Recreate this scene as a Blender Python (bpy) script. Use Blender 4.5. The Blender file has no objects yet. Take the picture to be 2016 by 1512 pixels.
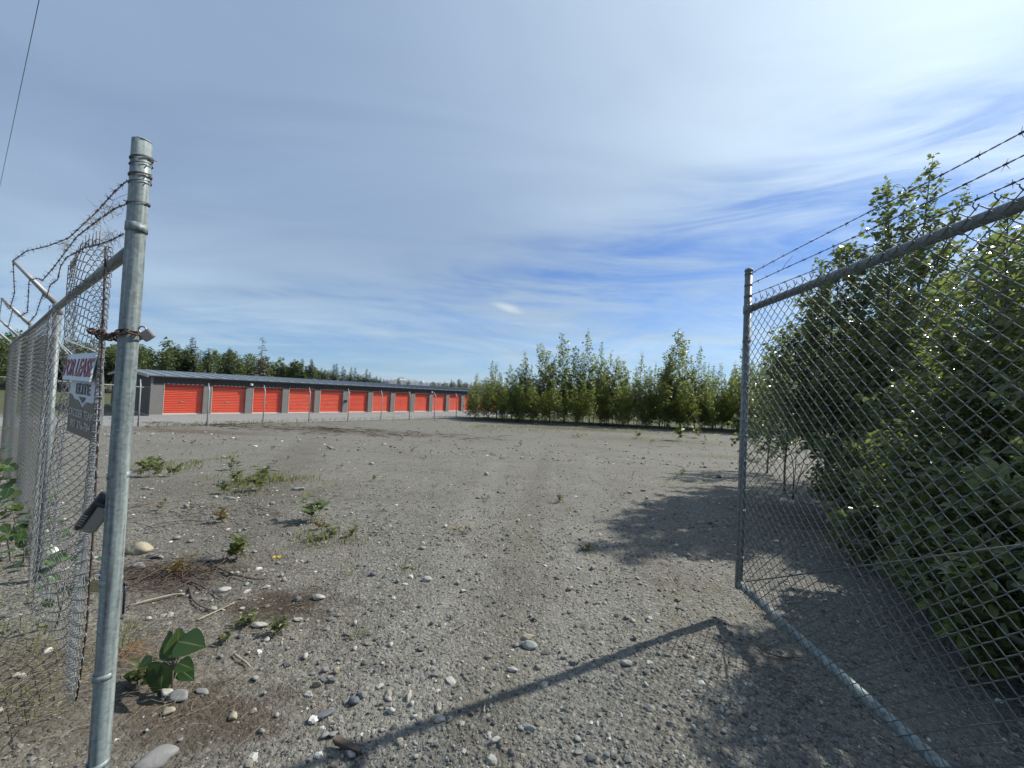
import bpy, math, random
import numpy as np
from mathutils import Vector, Matrix

random.seed(7)
RNG = np.random.default_rng(7)
SC = bpy.context.scene
COL = SC.collection

# ------------------------------------------------------------------ camera
CAM_Z = 1.6
FPX = 765.0                      # focal length in pixels of a 2016-wide picture
PITCH = math.radians(1.453)
ROLL = math.radians(2.708)
cp, sp, cr, sr = math.cos(PITCH), math.sin(PITCH), math.cos(ROLL), math.sin(ROLL)
FWD = np.array([0, cp, sp]); UP0 = np.array([0, -sp, cp]); RT0 = np.array([1.0, 0, 0])
RT = cr * RT0 + sr * UP0
UPV = cr * UP0 - sr * RT0
CAMP = np.array([0, 0, CAM_Z])
cam = bpy.data.cameras.new('camera'); camo = bpy.data.objects.new('camera', cam); COL.objects.link(camo)
cam.sensor_width = 36.0; cam.lens = 36.0 * FPX / 2016.0
cam.clip_start = 0.05; cam.clip_end = 40000
M = Matrix(((RT[0], UPV[0], -FWD[0], 0), (RT[1], UPV[1], -FWD[1], 0), (RT[2], UPV[2], -FWD[2], CAM_Z), (0, 0, 0, 1)))
camo.matrix_world = M
SC.camera = camo

# ------------------------------------------------------------------ sun and sky
SUN_AZ = math.radians(62.6)      # to the right of straight ahead
SUN_EL = math.radians(41.0)
SUNV = Vector((math.sin(SUN_AZ) * math.cos(SUN_EL), math.cos(SUN_AZ) * math.cos(SUN_EL), math.sin(SUN_EL)))
sl = bpy.data.lights.new('sun', 'SUN'); sl.energy = 5.0; sl.angle = math.radians(0.7); sl.color = (1.0, 0.945, 0.85)
so = bpy.data.objects.new('sun', sl); COL.objects.link(so)
so.rotation_euler = SUNV.to_track_quat('Z', 'Y').to_euler()
SC.view_settings.view_transform = 'Standard'
try: SC.view_settings.look = 'None'
except Exception: pass
SC.view_settings.exposure = 0.42; SC.view_settings.gamma = 1.0
SC.view_settings.use_curve_mapping = False
SC.cycles.max_bounces = 4; SC.cycles.transparent_max_bounces = 8
SC.cycles.use_denoising = True
SC.cycles.use_adaptive_sampling = True; SC.cycles.adaptive_threshold = 0.025
SC.cycles.diffuse_bounces = 2; SC.cycles.glossy_bounces = 2; SC.cycles.transmission_bounces = 3


class NT:
    """small helper around a node tree"""
    def __init__(s, tree): s.t = tree; s.n = tree.nodes; s.l = tree.links
    def node(s, typ, **kw):
        n = s.n.new(typ)
        for k, v in kw.items():
            if k.startswith('i_'):
                n.inputs[k[2:].replace('_', ' ')].default_value = v
            else: setattr(n, k, v)
        return n
    def link(s, a, b): s.l.new(a, b)
    def val(s, x, sock):
        if hasattr(x, 'is_output'): s.l.new(x, sock)
        else: sock.default_value = x
    def math(s, op, a, b=None, c=None, clamp=False):
        n = s.n.new('ShaderNodeMath'); n.operation = op; n.use_clamp = clamp
        s.val(a, n.inputs[0])
        if b is not None: s.val(b, n.inputs[1])
        if c is not None: s.val(c, n.inputs[2])
        return n.outputs[0]
    def vmath(s, op, a, b=None):
        n = s.n.new('ShaderNodeVectorMath'); n.operation = op
        s.val(a, n.inputs[0])
        if b is not None: s.val(b, n.inputs[1])
        return n.outputs['Value'] if op in ('DOT_PRODUCT', 'LENGTH', 'DISTANCE') else n.outputs[0]
    def mix(s, f, a, b, mode='MIX'):
        n = s.n.new('ShaderNodeMix'); n.data_type = 'RGBA'; n.blend_type = mode
        s.val(f, n.inputs[0])
        for x, k in ((a, 6), (b, 7)):
            if hasattr(x, 'is_output'): s.l.new(x, n.inputs[k])
            else: n.inputs[k].default_value = (x[0], x[1], x[2], 1)
        return n.outputs[2]
    def noise(s, vec, scale, detail=3, rough=0.55, dist=0.0):
        n = s.n.new('ShaderNodeTexNoise')
        if vec is not None: s.l.new(vec, n.inputs['Vector'])
        n.inputs['Scale'].default_value = scale; n.inputs['Detail'].default_value = detail
        n.inputs['Roughness'].default_value = rough; n.inputs['Distortion'].default_value = dist
        return n.outputs['Fac']
    def vor(s, vec, scale, feature='F1', rnd=1.0):
        n = s.n.new('ShaderNodeTexVoronoi'); n.feature = feature
        if vec is not None: s.l.new(vec, n.inputs['Vector'])
        n.inputs['Scale'].default_value = scale; n.inputs['Randomness'].default_value = rnd
        return n
    def ramp(s, f, stops):
        n = s.n.new('ShaderNodeValToRGB'); s.val(f, n.inputs[0])
        e = n.color_ramp.elements
        while len(e) < len(stops): e.new(0.5)
        for q, (p, c) in zip(e, stops):
            q.position = p; q.color = (c, c, c, 1) if not hasattr(c, '__len__') else (c[0], c[1], c[2], 1)
        return n.outputs[0]
    def sstep(s, x, a, b):
        n = s.n.new('ShaderNodeMapRange'); n.interpolation_type = 'SMOOTHSTEP'
        s.val(x, n.inputs[0]); n.inputs[1].default_value = a; n.inputs[2].default_value = b
        return n.outputs[0]


def dir_of(px, py):
    v = FWD * FPX + RT * (px - 1008.0) - UPV * (py - 756.0)
    return v / np.linalg.norm(v)


SKYMUL = (0.040, 0.060, 0.090)


def build_world():
    w = bpy.data.worlds.new('World'); SC.world = w; w.use_nodes = True
    t = NT(w.node_tree); t.n.clear()
    out = t.node('ShaderNodeOutputWorld'); bg = t.node('ShaderNodeBackground')
    sky = t.node('ShaderNodeTexSky', sky_type='NISHITA', sun_disc=False, sun_elevation=SUN_EL,
                 sun_rotation=SUN_AZ, altitude=60, air_density=1.0, dust_density=0.3, ozone_density=2.0)
    tc = t.node('ShaderNodeTexCoord'); D = tc.outputs['Generated']
    sepn = t.node('ShaderNodeSeparateXYZ'); t.link(D, sepn.inputs[0])
    x, y, z = sepn.outputs
    zc = t.math('ADD', t.math('MAXIMUM', z, 0.0), 0.10)
    u = t.math('DIVIDE', x, zc); v = t.math('DIVIDE', y, zc)
    cmb = t.node('ShaderNodeCombineXYZ'); t.val(u, cmb.inputs[0]); t.val(v, cmb.inputs[1])
    # the veil of high cloud in plan, combed along one wind direction
    mp = t.node('ShaderNodeMapping'); t.link(cmb.outputs[0], mp.inputs[0])
    mp.inputs['Rotation'].default_value = (0, 0, math.radians(-14)); mp.inputs['Scale'].default_value = (0.42, 1.0, 1)
    P = mp.outputs[0]
    n1 = t.noise(P, 0.8, 3, 0.5, 0.6)
    n2 = t.noise(P, 2.0, 4, 0.52, 0.8)
    # low streaks seen edge-on: long in azimuth, thin in height
    az = t.math('ARCTAN2', x, y); el = t.math('ARCSINE', z)
    cm2 = t.node('ShaderNodeCombineXYZ'); t.val(t.math('MULTIPLY', az, 1.9), cm2.inputs[0]); t.val(t.math('MULTIPLY', t.math('ADD', el, t.math('MULTIPLY', az, 0.05)), 13.0), cm2.inputs[1]); t.val(t.math('ABSOLUTE', y), cm2.inputs[2])
    n3 = t.noise(cm2.outputs[0], 1.15, 6, 0.66, 1.3)
    n4 = t.noise(cm2.outputs[0], 0.55, 2, 0.5, 0.5)
    # the edge of the veil: open sky below a line that climbs toward the right
    hl = t.math('SQRT', t.math('ADD', t.math('MULTIPLY', x, x), t.math('MULTIPLY', y, y)))
    sa = t.math('DIVIDE', t.math('ADD', t.math('MULTIPLY', x, 0.9986), t.math('MULTIPLY', y, 0.0523)), hl)
    sa = t.math('MULTIPLY', sa, 1.7); sa = t.math('MAXIMUM', t.math('MINIMUM', sa, 1.0), -1.0)
    bd = t.math('MULTIPLY_ADD', sa, math.radians(10.5), math.radians(17.5))
    e2 = t.math('ADD', el, t.math('MULTIPLY_ADD', n1, 0.34, -0.17)); e2 = t.math('ADD', e2, t.math('MULTIPLY_ADD', n2, 0.16, -0.08))
    clear = t.sstep(t.math('SUBTRACT', e2, bd), 0.10, -0.10)
    veil = t.math('MULTIPLY_ADD', n2, 0.24, 0.78, clamp=True)
    st = t.math('ADD', t.math('MULTIPLY', n3, 0.75), t.math('MULTIPLY', n4, 0.45))
    st = t.math('MULTIPLY_ADD', t.sstep(st, 0.40, 0.88), 0.88, 0.06)
    st = t.math('ADD', st, t.math('MULTIPLY', t.sstep(el, 0.10, 0.0), 0.14), clamp=True)
    cov = t.math('ADD', t.math('MULTIPLY', veil, t.math('SUBTRACT', 1.0, clear)), t.math('MULTIPLY', st, clear), clamp=True)
    # one small bright wisp in the open sky
    wd = dir_of(1003, 608); a0 = math.atan2(wd[0], wd[1]); e0 = math.asin(wd[2])
    wa = t.math('DIVIDE', t.math('SUBTRACT', az, a0), 0.060); we = t.math('DIVIDE', t.math('ADD', t.math('SUBTRACT', el, e0), t.math('MULTIPLY', t.math('SUBTRACT', az, a0), 0.22)), 0.015)
    wr = t.math('SQRT', t.math('ADD', t.math('MULTIPLY', wa, wa), t.math('MULTIPLY', we, we))); wr = t.math('ADD', wr, t.math('MULTIPLY_ADD', n3, 2.6, -1.3))
    wisp = t.sstep(wr, 1.1, 0.0)
    cov = t.math('ADD', cov, t.math('MULTIPLY', wisp, 0.45), clamp=True)
    # brightness of the thin cloud: forward scattering round the sun
    cs = t.vmath('DOT_PRODUCT', D, tuple(SUNV))
    glow = t.math('POWER', t.math('MAXIMUM', cs, 0.0), 3.0)
    glow2 = t.math('POWER', t.math('MAXIMUM', cs, 0.0), 16.0)
    tex = t.math('MULTIPLY_ADD', t.math('SUBTRACT', n2, 0.5), 0.20, 1.0)
    tex = t.math('ADD', tex, t.math('MULTIPLY_ADD', n1, 0.42, -0.21))
    lum = t.math('MULTIPLY', t.math('ADD', t.math('MULTIPLY_ADD', glow, 0.32, 0.86), t.math('MULTIPLY', glow2, 0.25)), tex)
    ccol = t.mix(glow, (0.262, 0.358, 0.512), (0.54, 0.65, 0.73))
    lo = t.sstep(z, 0.40, 0.06)
    ccol = t.mix(t.math('MULTIPLY', lo, 0.85), ccol, (0.44, 0.575, 0.69))
    ccol = t.mix(t.math('MULTIPLY', wisp, 0.4), ccol, (0.80, 0.82, 0.86))
    lumv = t.node('ShaderNodeVectorMath', operation='SCALE'); t.link(ccol, lumv.inputs[0]); t.val(lum, lumv.inputs['Scale'])
    skyv = t.node('ShaderNodeVectorMath', operation='MULTIPLY'); t.link(sky.outputs[0], skyv.inputs[0]); skyv.inputs[1].default_value = SKYMUL
    col = t.mix(cov, skyv.outputs[0], lumv.outputs[0])
    t.link(col, bg.inputs[0]); bg.inputs[1].default_value = 1.0
    t.link(bg.outputs[0], out.inputs[0])
    w.cycles.sampling_method = 'MANUAL'; w.cycles.sample_map_resolution = 256


build_world()

# ------------------------------------------------------------------ helpers: geometry
def _hash(ix, iy, seed):
    h = (ix.astype(np.int64) * 374761393 + iy.astype(np.int64) * 668265263 + seed * 974711) & 0x7fffffff
    h = ((h ^ (h >> 13)) * 1274126177) & 0x7fffffff
    return ((h ^ (h >> 16)) & 0xffff) / 65535.0


def vnoise(x, y, seed=0):
    x = np.asarray(x, float); y = np.asarray(y, float)
    ix = np.floor(x); iy = np.floor(y); fx = x - ix; fy = y - iy
    fx = fx * fx * (3 - 2 * fx); fy = fy * fy * (3 - 2 * fy)
    a = _hash(ix, iy, seed); b = _hash(ix + 1, iy, seed); c = _hash(ix, iy + 1, seed); d = _hash(ix + 1, iy + 1, seed)
    return (a * (1 - fx) + b * fx) * (1 - fy) + (c * (1 - fx) + d * fx) * fy


def sst(x, a, b):
    t = np.clip((np.asarray(x, float) - a) / (b - a), 0, 1)
    return t * t * (3 - 2 * t)


DIRX, DIRY = 0.592, 0.806          # the storage building and the far fence run along this


def gz(x, y):
    """height of the ground"""
    x = np.asarray(x, float); y = np.asarray(y, float)
    z = -1.24 * sst(y, 3.0, 24.0)
    q = -x * DIRY + y * DIRX
    z = z - 0.13 * sst(q, 29.0, 31.5)
    near = 1 - sst(y, 20, 30)
    z = z + near * (0.05 * (vnoise(x * 0.5, y * 0.5, 1) - 0.5) + 0.025 * (vnoise(x * 1.7, y * 1.7, 2) - 0.5))
    z = z + 0.20 * np.exp(-((x + 2.45) / 0.75) ** 2 - ((y - 1.55) / 0.75) ** 2)
    # low berm of scraped debris along the far fence and along the thicket
    z = z + 0.16 * np.exp(-((q - 27.9) / 0.7) ** 2) * (0.4 + 0.9 * vnoise(x * 0.6, y * 0.6, 3)) * sst(y, 12, 18)
    return z


def _hs(ix, iy, seed):
    h = (ix * 374761393 + iy * 668265263 + seed * 974711) & 0x7fffffff
    h = ((h ^ (h >> 13)) * 1274126177) & 0x7fffffff
    return ((h ^ (h >> 16)) & 0xffff) / 65535.0


def _vs(x, y, seed):
    ix = math.floor(x); iy = math.floor(y); fx = x - ix; fy = y - iy
    fx = fx * fx * (3 - 2 * fx); fy = fy * fy * (3 - 2 * fy)
    return (_hs(ix, iy, seed) * (1 - fx) + _hs(ix + 1, iy, seed) * fx) * (1 - fy) + (_hs(ix, iy + 1, seed) * (1 - fx) + _hs(ix + 1, iy + 1, seed) * fx) * fy


def _ss(x, a, b):
    t = min(1.0, max(0.0, (x - a) / (b - a))); return t * t * (3 - 2 * t)


def gzs(x, y):
    """the same height for one point"""
    x = float(x); y = float(y); q = -x * DIRY + y * DIRX
    z = -1.24 * _ss(y, 3.0, 24.0) - 0.13 * _ss(q, 29.0, 31.5)
    z += (1 - _ss(y, 20, 30)) * (0.05 * (_vs(x * 0.5, y * 0.5, 1) - 0.5) + 0.025 * (_vs(x * 1.7, y * 1.7, 2) - 0.5))
    z += 0.20 * math.exp(-((x + 2.45) / 0.75) ** 2 - ((y - 1.55) / 0.75) ** 2)
    z += 0.16 * math.exp(-((q - 27.9) / 0.7) ** 2) * (0.4 + 0.9 * _vs(x * 0.6, y * 0.6, 3)) * _ss(y, 12, 18)
    return z


def on_ray(px, py, Y):
    """point of the sight line through a photo pixel at distance Y ahead"""
    d = dir_of(px, py); return CAMP + d * (Y / d[1])


def on_ground(px, py):
    d = dir_of(px, py); s = 0.3
    prev = s
    while s < 400:
        p = CAMP + d * s
        if p[2] < gzs(p[0], p[1]): break
        prev = s; s *= 1.03
    a, b = prev, s
    for _ in range(30):
        m = (a + b) / 2; p = CAMP + d * m
        if p[2] < gzs(p[0], p[1]): b = m
        else: a = m
    return CAMP + d * b


class Buf:
    """collects vertices and faces of one mesh"""
    def __init__(s): s.V = []; s.Q = []; s.T = []; s.c = []; s.n = 0; s.mq = []; s.mt = []
    def add(s, V, quads=None, tris=None, col=None, mat=0):
        V = np.asarray(V, float).reshape(-1, 3)
        s.V.append(V)
        s.c.append(np.full(len(V), 0.5) if col is None else np.broadcast_to(np.asarray(col, float), (len(V),)))
        if quads is not None and len(quads):
            q = np.asarray(quads, int).reshape(-1, 4); s.Q.append(q + s.n); s.mq.append(np.full(len(q), mat))
        if tris is not None and len(tris):
            q = np.asarray(tris, int).reshape(-1, 3); s.T.append(q + s.n); s.mt.append(np.full(len(q), mat))
        s.n += len(V)
        return s
    def tube(s, P, r, sides=6, ref=None, caps=True, closed=False, col=None, mat=0):
        P = np.asarray(P, float); n = len(P)
        r = np.broadcast_to(np.asarray(r, float), (n,))
        if closed: T = np.roll(P, -1, 0) - np.roll(P, 1, 0)
        else: T = np.gradient(P, axis=0)
        T /= np.linalg.norm(T, axis=1)[:, None] + 1e-12
        if ref is None:
            k = np.argmin(np.abs(T).max(0)); ref = np.eye(3)[k]
        S = np.cross(T, ref); S /= np.linalg.norm(S, axis=1)[:, None] + 1e-12
        U = np.cross(S, T)
        a = np.arange(sides) * 2 * math.pi / sides
        V = P[:, None, :] + r[:, None, None] * (np.cos(a)[None, :, None] * S[:, None, :] + np.sin(a)[None, :, None] * U[:, None, :])
        m = n if closed else n - 1
        i = np.arange(m)[:, None]; j = np.arange(sides)[None, :]
        i2 = (i + 1) % n; j2 = (j + 1) % sides
        q = np.stack([i * sides + j, i * sides + j2, i2 * sides + j2, i2 * sides + j], -1).reshape(-1, 4)[:, ::-1]
        tr = None
        if caps and not closed:
            tr = [[0, k, k + 1] for k in range(1, sides - 1)] + [[(n - 1) * sides, (n - 1) * sides + k + 1, (n - 1) * sides + k] for k in range(1, sides - 1)]
        return s.add(V, q, tr, col, mat)
    def box(s, lo, hi, M=None, col=None, mat=0):
        x0, y0, z0 = lo; x1, y1, z1 = hi
        V = np.array([[x0, y0, z0], [x1, y0, z0], [x1, y1, z0], [x0, y1, z0], [x0, y0, z1], [x1, y0, z1], [x1, y1, z1], [x0, y1, z1]], float)
        if M is not None: V = V @ np.asarray(M[0]).T + np.asarray(M[1])
        return s.add(V, [[0, 3, 2, 1], [4, 5, 6, 7], [0, 1, 5, 4], [1, 2, 6, 5], [2, 3, 7, 6], [3, 0, 4, 7]], None, col, mat)
    def mesh(s, name, mats, smooth=False):
        V = np.concatenate(s.V) if s.V else np.zeros((0, 3))
        me = bpy.data.meshes.new(name)
        Q = np.concatenate(s.Q) if s.Q else np.zeros((0, 4), int)
        T = np.concatenate(s.T) if s.T else np.zeros((0, 3), int)
        me.vertices.add(len(V)); me.vertices.foreach_set('co', V.ravel())
        nl = Q.size + T.size; me.loops.add(nl)
        me.loops.foreach_set('vertex_index', np.concatenate([Q.ravel(), T.ravel()]).astype(np.int32))
        npoly = len(Q) + len(T); me.polygons.add(npoly)
        tot = np.concatenate([np.full(len(Q), 4), np.full(len(T), 3)])
        st = np.concatenate([[0], np.cumsum(tot)[:-1]]) if npoly else np.zeros(0)
        me.polygons.foreach_set('loop_start', st.astype(np.int32)); me.polygons.foreach_set('loop_total', tot.astype(np.int32))
        mi = np.concatenate([np.concatenate(s.mq) if s.mq else np.zeros(0), np.concatenate(s.mt) if s.mt else np.zeros(0)])
        me.polygons.foreach_set('material_index', mi.astype(np.int32))
        me.polygons.foreach_set('use_smooth', np.full(npoly, smooth))
        at = me.attributes.new('rnd', 'FLOAT', 'POINT'); at.data.foreach_set('value', np.concatenate(s.c).astype(np.float32) if s.c else np.zeros(0, np.float32))
        for m in (mats if isinstance(mats, (list, tuple)) else [mats]): me.materials.append(m)
        me.update(calc_edges=True)
        return me
    def obj(s, name, mats, parent=None, smooth=False):
        return link(name, s.mesh(name, mats, smooth), parent)


def link(name, data, parent=None):
    o = bpy.data.objects.new(name, data); COL.objects.link(o)
    if parent is not None: o.parent = parent
    return o


def tag(o, label=None, cat=None, group=None, kind=None):
    if label: o['label'] = label
    if cat: o['category'] = cat
    if group: o['group'] = group
    if kind: o['kind'] = kind
    return o


def empty(name, loc=(0, 0, 0), rz=0.0):
    o = bpy.data.objects.new(name, None); COL.objects.link(o); o.location = loc; o.rotation_euler = (0, 0, rz); o.empty_display_size = 0.1
    return o


def copy_tree(o, parent=None):
    c = o.copy(); COL.objects.link(c); c.parent = parent
    for ch in o.children: copy_tree(ch, c)
    return c


def ico(sub=0):
    p = (1 + 5 ** 0.5) / 2
    V = [(-1, p, 0), (1, p, 0), (-1, -p, 0), (1, -p, 0), (0, -1, p), (0, 1, p), (0, -1, -p), (0, 1, -p), (p, 0, -1), (p, 0, 1), (-p, 0, -1), (-p, 0, 1)]
    F = [(0, 11, 5), (0, 5, 1), (0, 1, 7), (0, 7, 10), (0, 10, 11), (1, 5, 9), (5, 11, 4), (11, 10, 2), (10, 7, 6), (7, 1, 8), (3, 9, 4), (3, 4, 2), (3, 2, 6), (3, 6, 8), (3, 8, 9), (4, 9, 5), (2, 4, 11), (6, 2, 10), (8, 6, 7), (9, 8, 1)]
    V = [np.array(v) / math.sqrt(1 + p * p) for v in V]
    for _ in range(sub):
        mid = {}; F2 = []
        def m(a, b):
            k = (min(a, b), max(a, b))
            if k not in mid:
                v = V[a] + V[b]; V.append(v / np.linalg.norm(v)); mid[k] = len(V) - 1
            return mid[k]
        for a, b, c in F:
            ab, bc, ca = m(a, b), m(b, c), m(c, a); F2 += [(a, ab, ca), (b, bc, ab), (c, ca, bc), (ab, bc, ca)]
        F = F2
    return np.array(V), np.array(F)


ICO0, ICO1, ICO2 = ico(0), ico(1), ico(2)
OCT = (np.array([(1, 0, 0), (-1, 0, 0), (0, 1, 0), (0, -1, 0), (0, 0, 1), (0, 0, -1)], float), np.array([(0, 2, 4), (2, 1, 4), (1, 3, 4), (3, 0, 4), (2, 0, 5), (1, 2, 5), (3, 1, 5), (0, 3, 5)]))

# ------------------------------------------------------------------ materials
def mat(name, fn):
    m = bpy.data.materials.new(name); m.use_nodes = True
    t = NT(m.node_tree); t.n.clear()
    out = t.node('ShaderNodeOutputMaterial'); b = t.node('ShaderNodeBsdfPrincipled')
    t.link(b.outputs[0], out.inputs[0])
    t.b = b; t.out = out
    t.pos = t.node('ShaderNodeTexCoord').outputs['Object']
    fn(t)
    return m


def bump(t, h, strength=0.4, dist=0.01):
    n = t.node('ShaderNodeBump'); n.inputs['Strength'].default_value = strength; n.inputs['Distance'].default_value = dist
    t.link(h, n.inputs['Height']); t.link(n.outputs[0], t.b.inputs['Normal'])


def attr(t, name='rnd'):
    n = t.node('ShaderNodeAttribute'); n.attribute_name = name; return n.outputs['Fac']


def orand(t): return t.node('ShaderNodeObjectInfo').outputs['Random']


def simple(c, rough=0.6, metal=0.0, nscale=20.0, var=0.25, spec=0.5, bstr=0.0):
    def fn(t):
        n = t.noise(t.pos, nscale, 4, 0.6)
        k = t.math('MULTIPLY_ADD', n, var * 2, 1 - var)
        v = t.node('ShaderNodeVectorMath', operation='SCALE'); v.inputs[0].default_value = c; t.val(k, v.inputs['Scale'])
        t.link(v.outputs[0], t.b.inputs['Base Color'])
        t.b.inputs['Roughness'].default_value = rough; t.b.inputs['Metallic'].default_value = metal
        t.b.inputs['Specular IOR Level'].default_value = spec
        if bstr: bump(t, n, bstr, 0.004)
    return fn


def galv(base, rough=0.42, streak=1.0, metal=0.55):
    """weathered galvanised tube: spangle, vertical streaks, dull stains"""
    def fn(t):
        mp = t.node('ShaderNodeMapping'); t.link(t.pos, mp.inputs[0]); mp.inputs['Scale'].default_value = (60, 60, 2.2)
        s = t.noise(mp.outputs[0], 1.0, 4, 0.6)
        v = t.vor(t.pos, 85).outputs['Color']
        n = t.noise(t.pos, 9, 4, 0.6)
        vv = t.node('ShaderNodeSeparateColor'); t.link(v, vv.inputs[0])
        k = t.math('ADD', t.math('MULTIPLY_ADD', t.sstep(s, 0.25, 0.75), 0.62 * streak, 0.50), t.math('MULTIPLY_ADD', vv.outputs[0], 0.34, -0.17))
        k = t.math('MULTIPLY', k, t.math('MULTIPLY_ADD', n, 0.55, 0.8))
        sc = t.node('ShaderNodeVectorMath', operation='SCALE'); sc.inputs[0].default_value = base; t.val(k, sc.inputs['Scale'])
        dirt = t.sstep(t.noise(t.pos, 4.5, 6, 0.75), 0.52, 0.74)
        col = t.mix(t.math('MULTIPLY', dirt, 0.55), sc.outputs[0], (0.10, 0.088, 0.075))
        mp3 = t.node('ShaderNodeMapping'); t.link(t.pos, mp3.inputs[0]); mp3.inputs['Scale'].default_value = (150, 150, 5)
        scr = t.sstep(t.noise(mp3.outputs[0], 1.0, 2, 0.5), 0.66, 0.74)
        col = t.mix(t.math('MULTIPLY', scr, 0.5), col, (0.09, 0.07, 0.055))
        t.link(col, t.b.inputs['Base Color'])
        t.b.inputs['Metallic'].default_value = metal
        t.val(t.math('MULTIPLY_ADD', n, 0.3, rough - 0.12), t.b.inputs['Roughness'])
        bump(t, s, 0.12, 0.002)
    return fn


M_POST = mat('galvanised_post', galv((0.185, 0.222, 0.222), 0.46, 1.4, 0.12))
M_RAIL = mat('galvanised_rail', galv((0.19, 0.22, 0.23), 0.5, 0.8, 0.2))
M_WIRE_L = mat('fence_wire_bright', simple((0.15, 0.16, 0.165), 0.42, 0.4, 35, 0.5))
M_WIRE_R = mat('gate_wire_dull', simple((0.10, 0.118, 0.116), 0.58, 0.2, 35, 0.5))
M_BARB = mat('barbed_wire_steel', simple((0.13, 0.115, 0.11), 0.6, 0.5, 60, 0.45))
M_RUST = mat('rusty_steel', simple((0.065, 0.040, 0.030), 0.8, 0.2, 70, 0.5, 0.4, 0.3))
M_LOCK = mat('padlock_steel', simple((0.28, 0.26, 0.25), 0.4, 0.7, 60, 0.2))
M_BRASS = mat('padlock_brass', simple((0.36, 0.30, 0.17), 0.5, 0.5, 60, 0.25))
M_DARKCHAIN = mat('dark_blue_chain', simple((0.03, 0.035, 0.06), 0.4, 0.4, 60, 0.3))
M_BLACK = mat('black_plastic', simple((0.012, 0.013, 0.02), 0.35, 0, 80, 0.2))
M_GREYPL = mat('grey_plastic', simple((0.23, 0.24, 0.24), 0.5, 0, 40, 0.12))
M_CHROME = mat('chrome', simple((0.8, 0.8, 0.8), 0.12, 1.0, 40, 0.05))
M_SIGNW = mat('sign_white', simple((0.50, 0.55, 0.62), 0.45, 0, 12, 0.06))
M_SIGNB = mat('sign_brown', simple((0.065, 0.058, 0.052), 0.45, 0, 12, 0.1))
M_RED = mat('sign_red', simple((0.28, 0.012, 0.03), 0.5, 0, 12, 0.1))
M_NAVY = mat('sign_navy', simple((0.012, 0.012, 0.05), 0.5, 0, 12, 0.1))
M_INK = mat('sign_ink', simple((0.035, 0.035, 0.05), 0.5, 0, 12, 0.1))
M_SILVER = mat('sign_silver', simple((0.42, 0.42, 0.40), 0.5, 0, 12, 0.1))
M_STRING = mat('white_string', simple((0.75, 0.74, 0.68), 0.8, 0, 60, 0.1))
M_STRAW = mat('dry_straw', simple((0.22, 0.19, 0.135), 0.8, 0, 30, 0.5))
M_TWIG = mat('dead_twig', simple((0.085, 0.066, 0.052), 0.85, 0, 40, 0.6, 0.3, 0.4))
M_PALEWOOD = mat('bleached_wood', simple((0.27, 0.235, 0.185), 0.8, 0, 30, 0.35, 0.3, 0.4))


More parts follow.
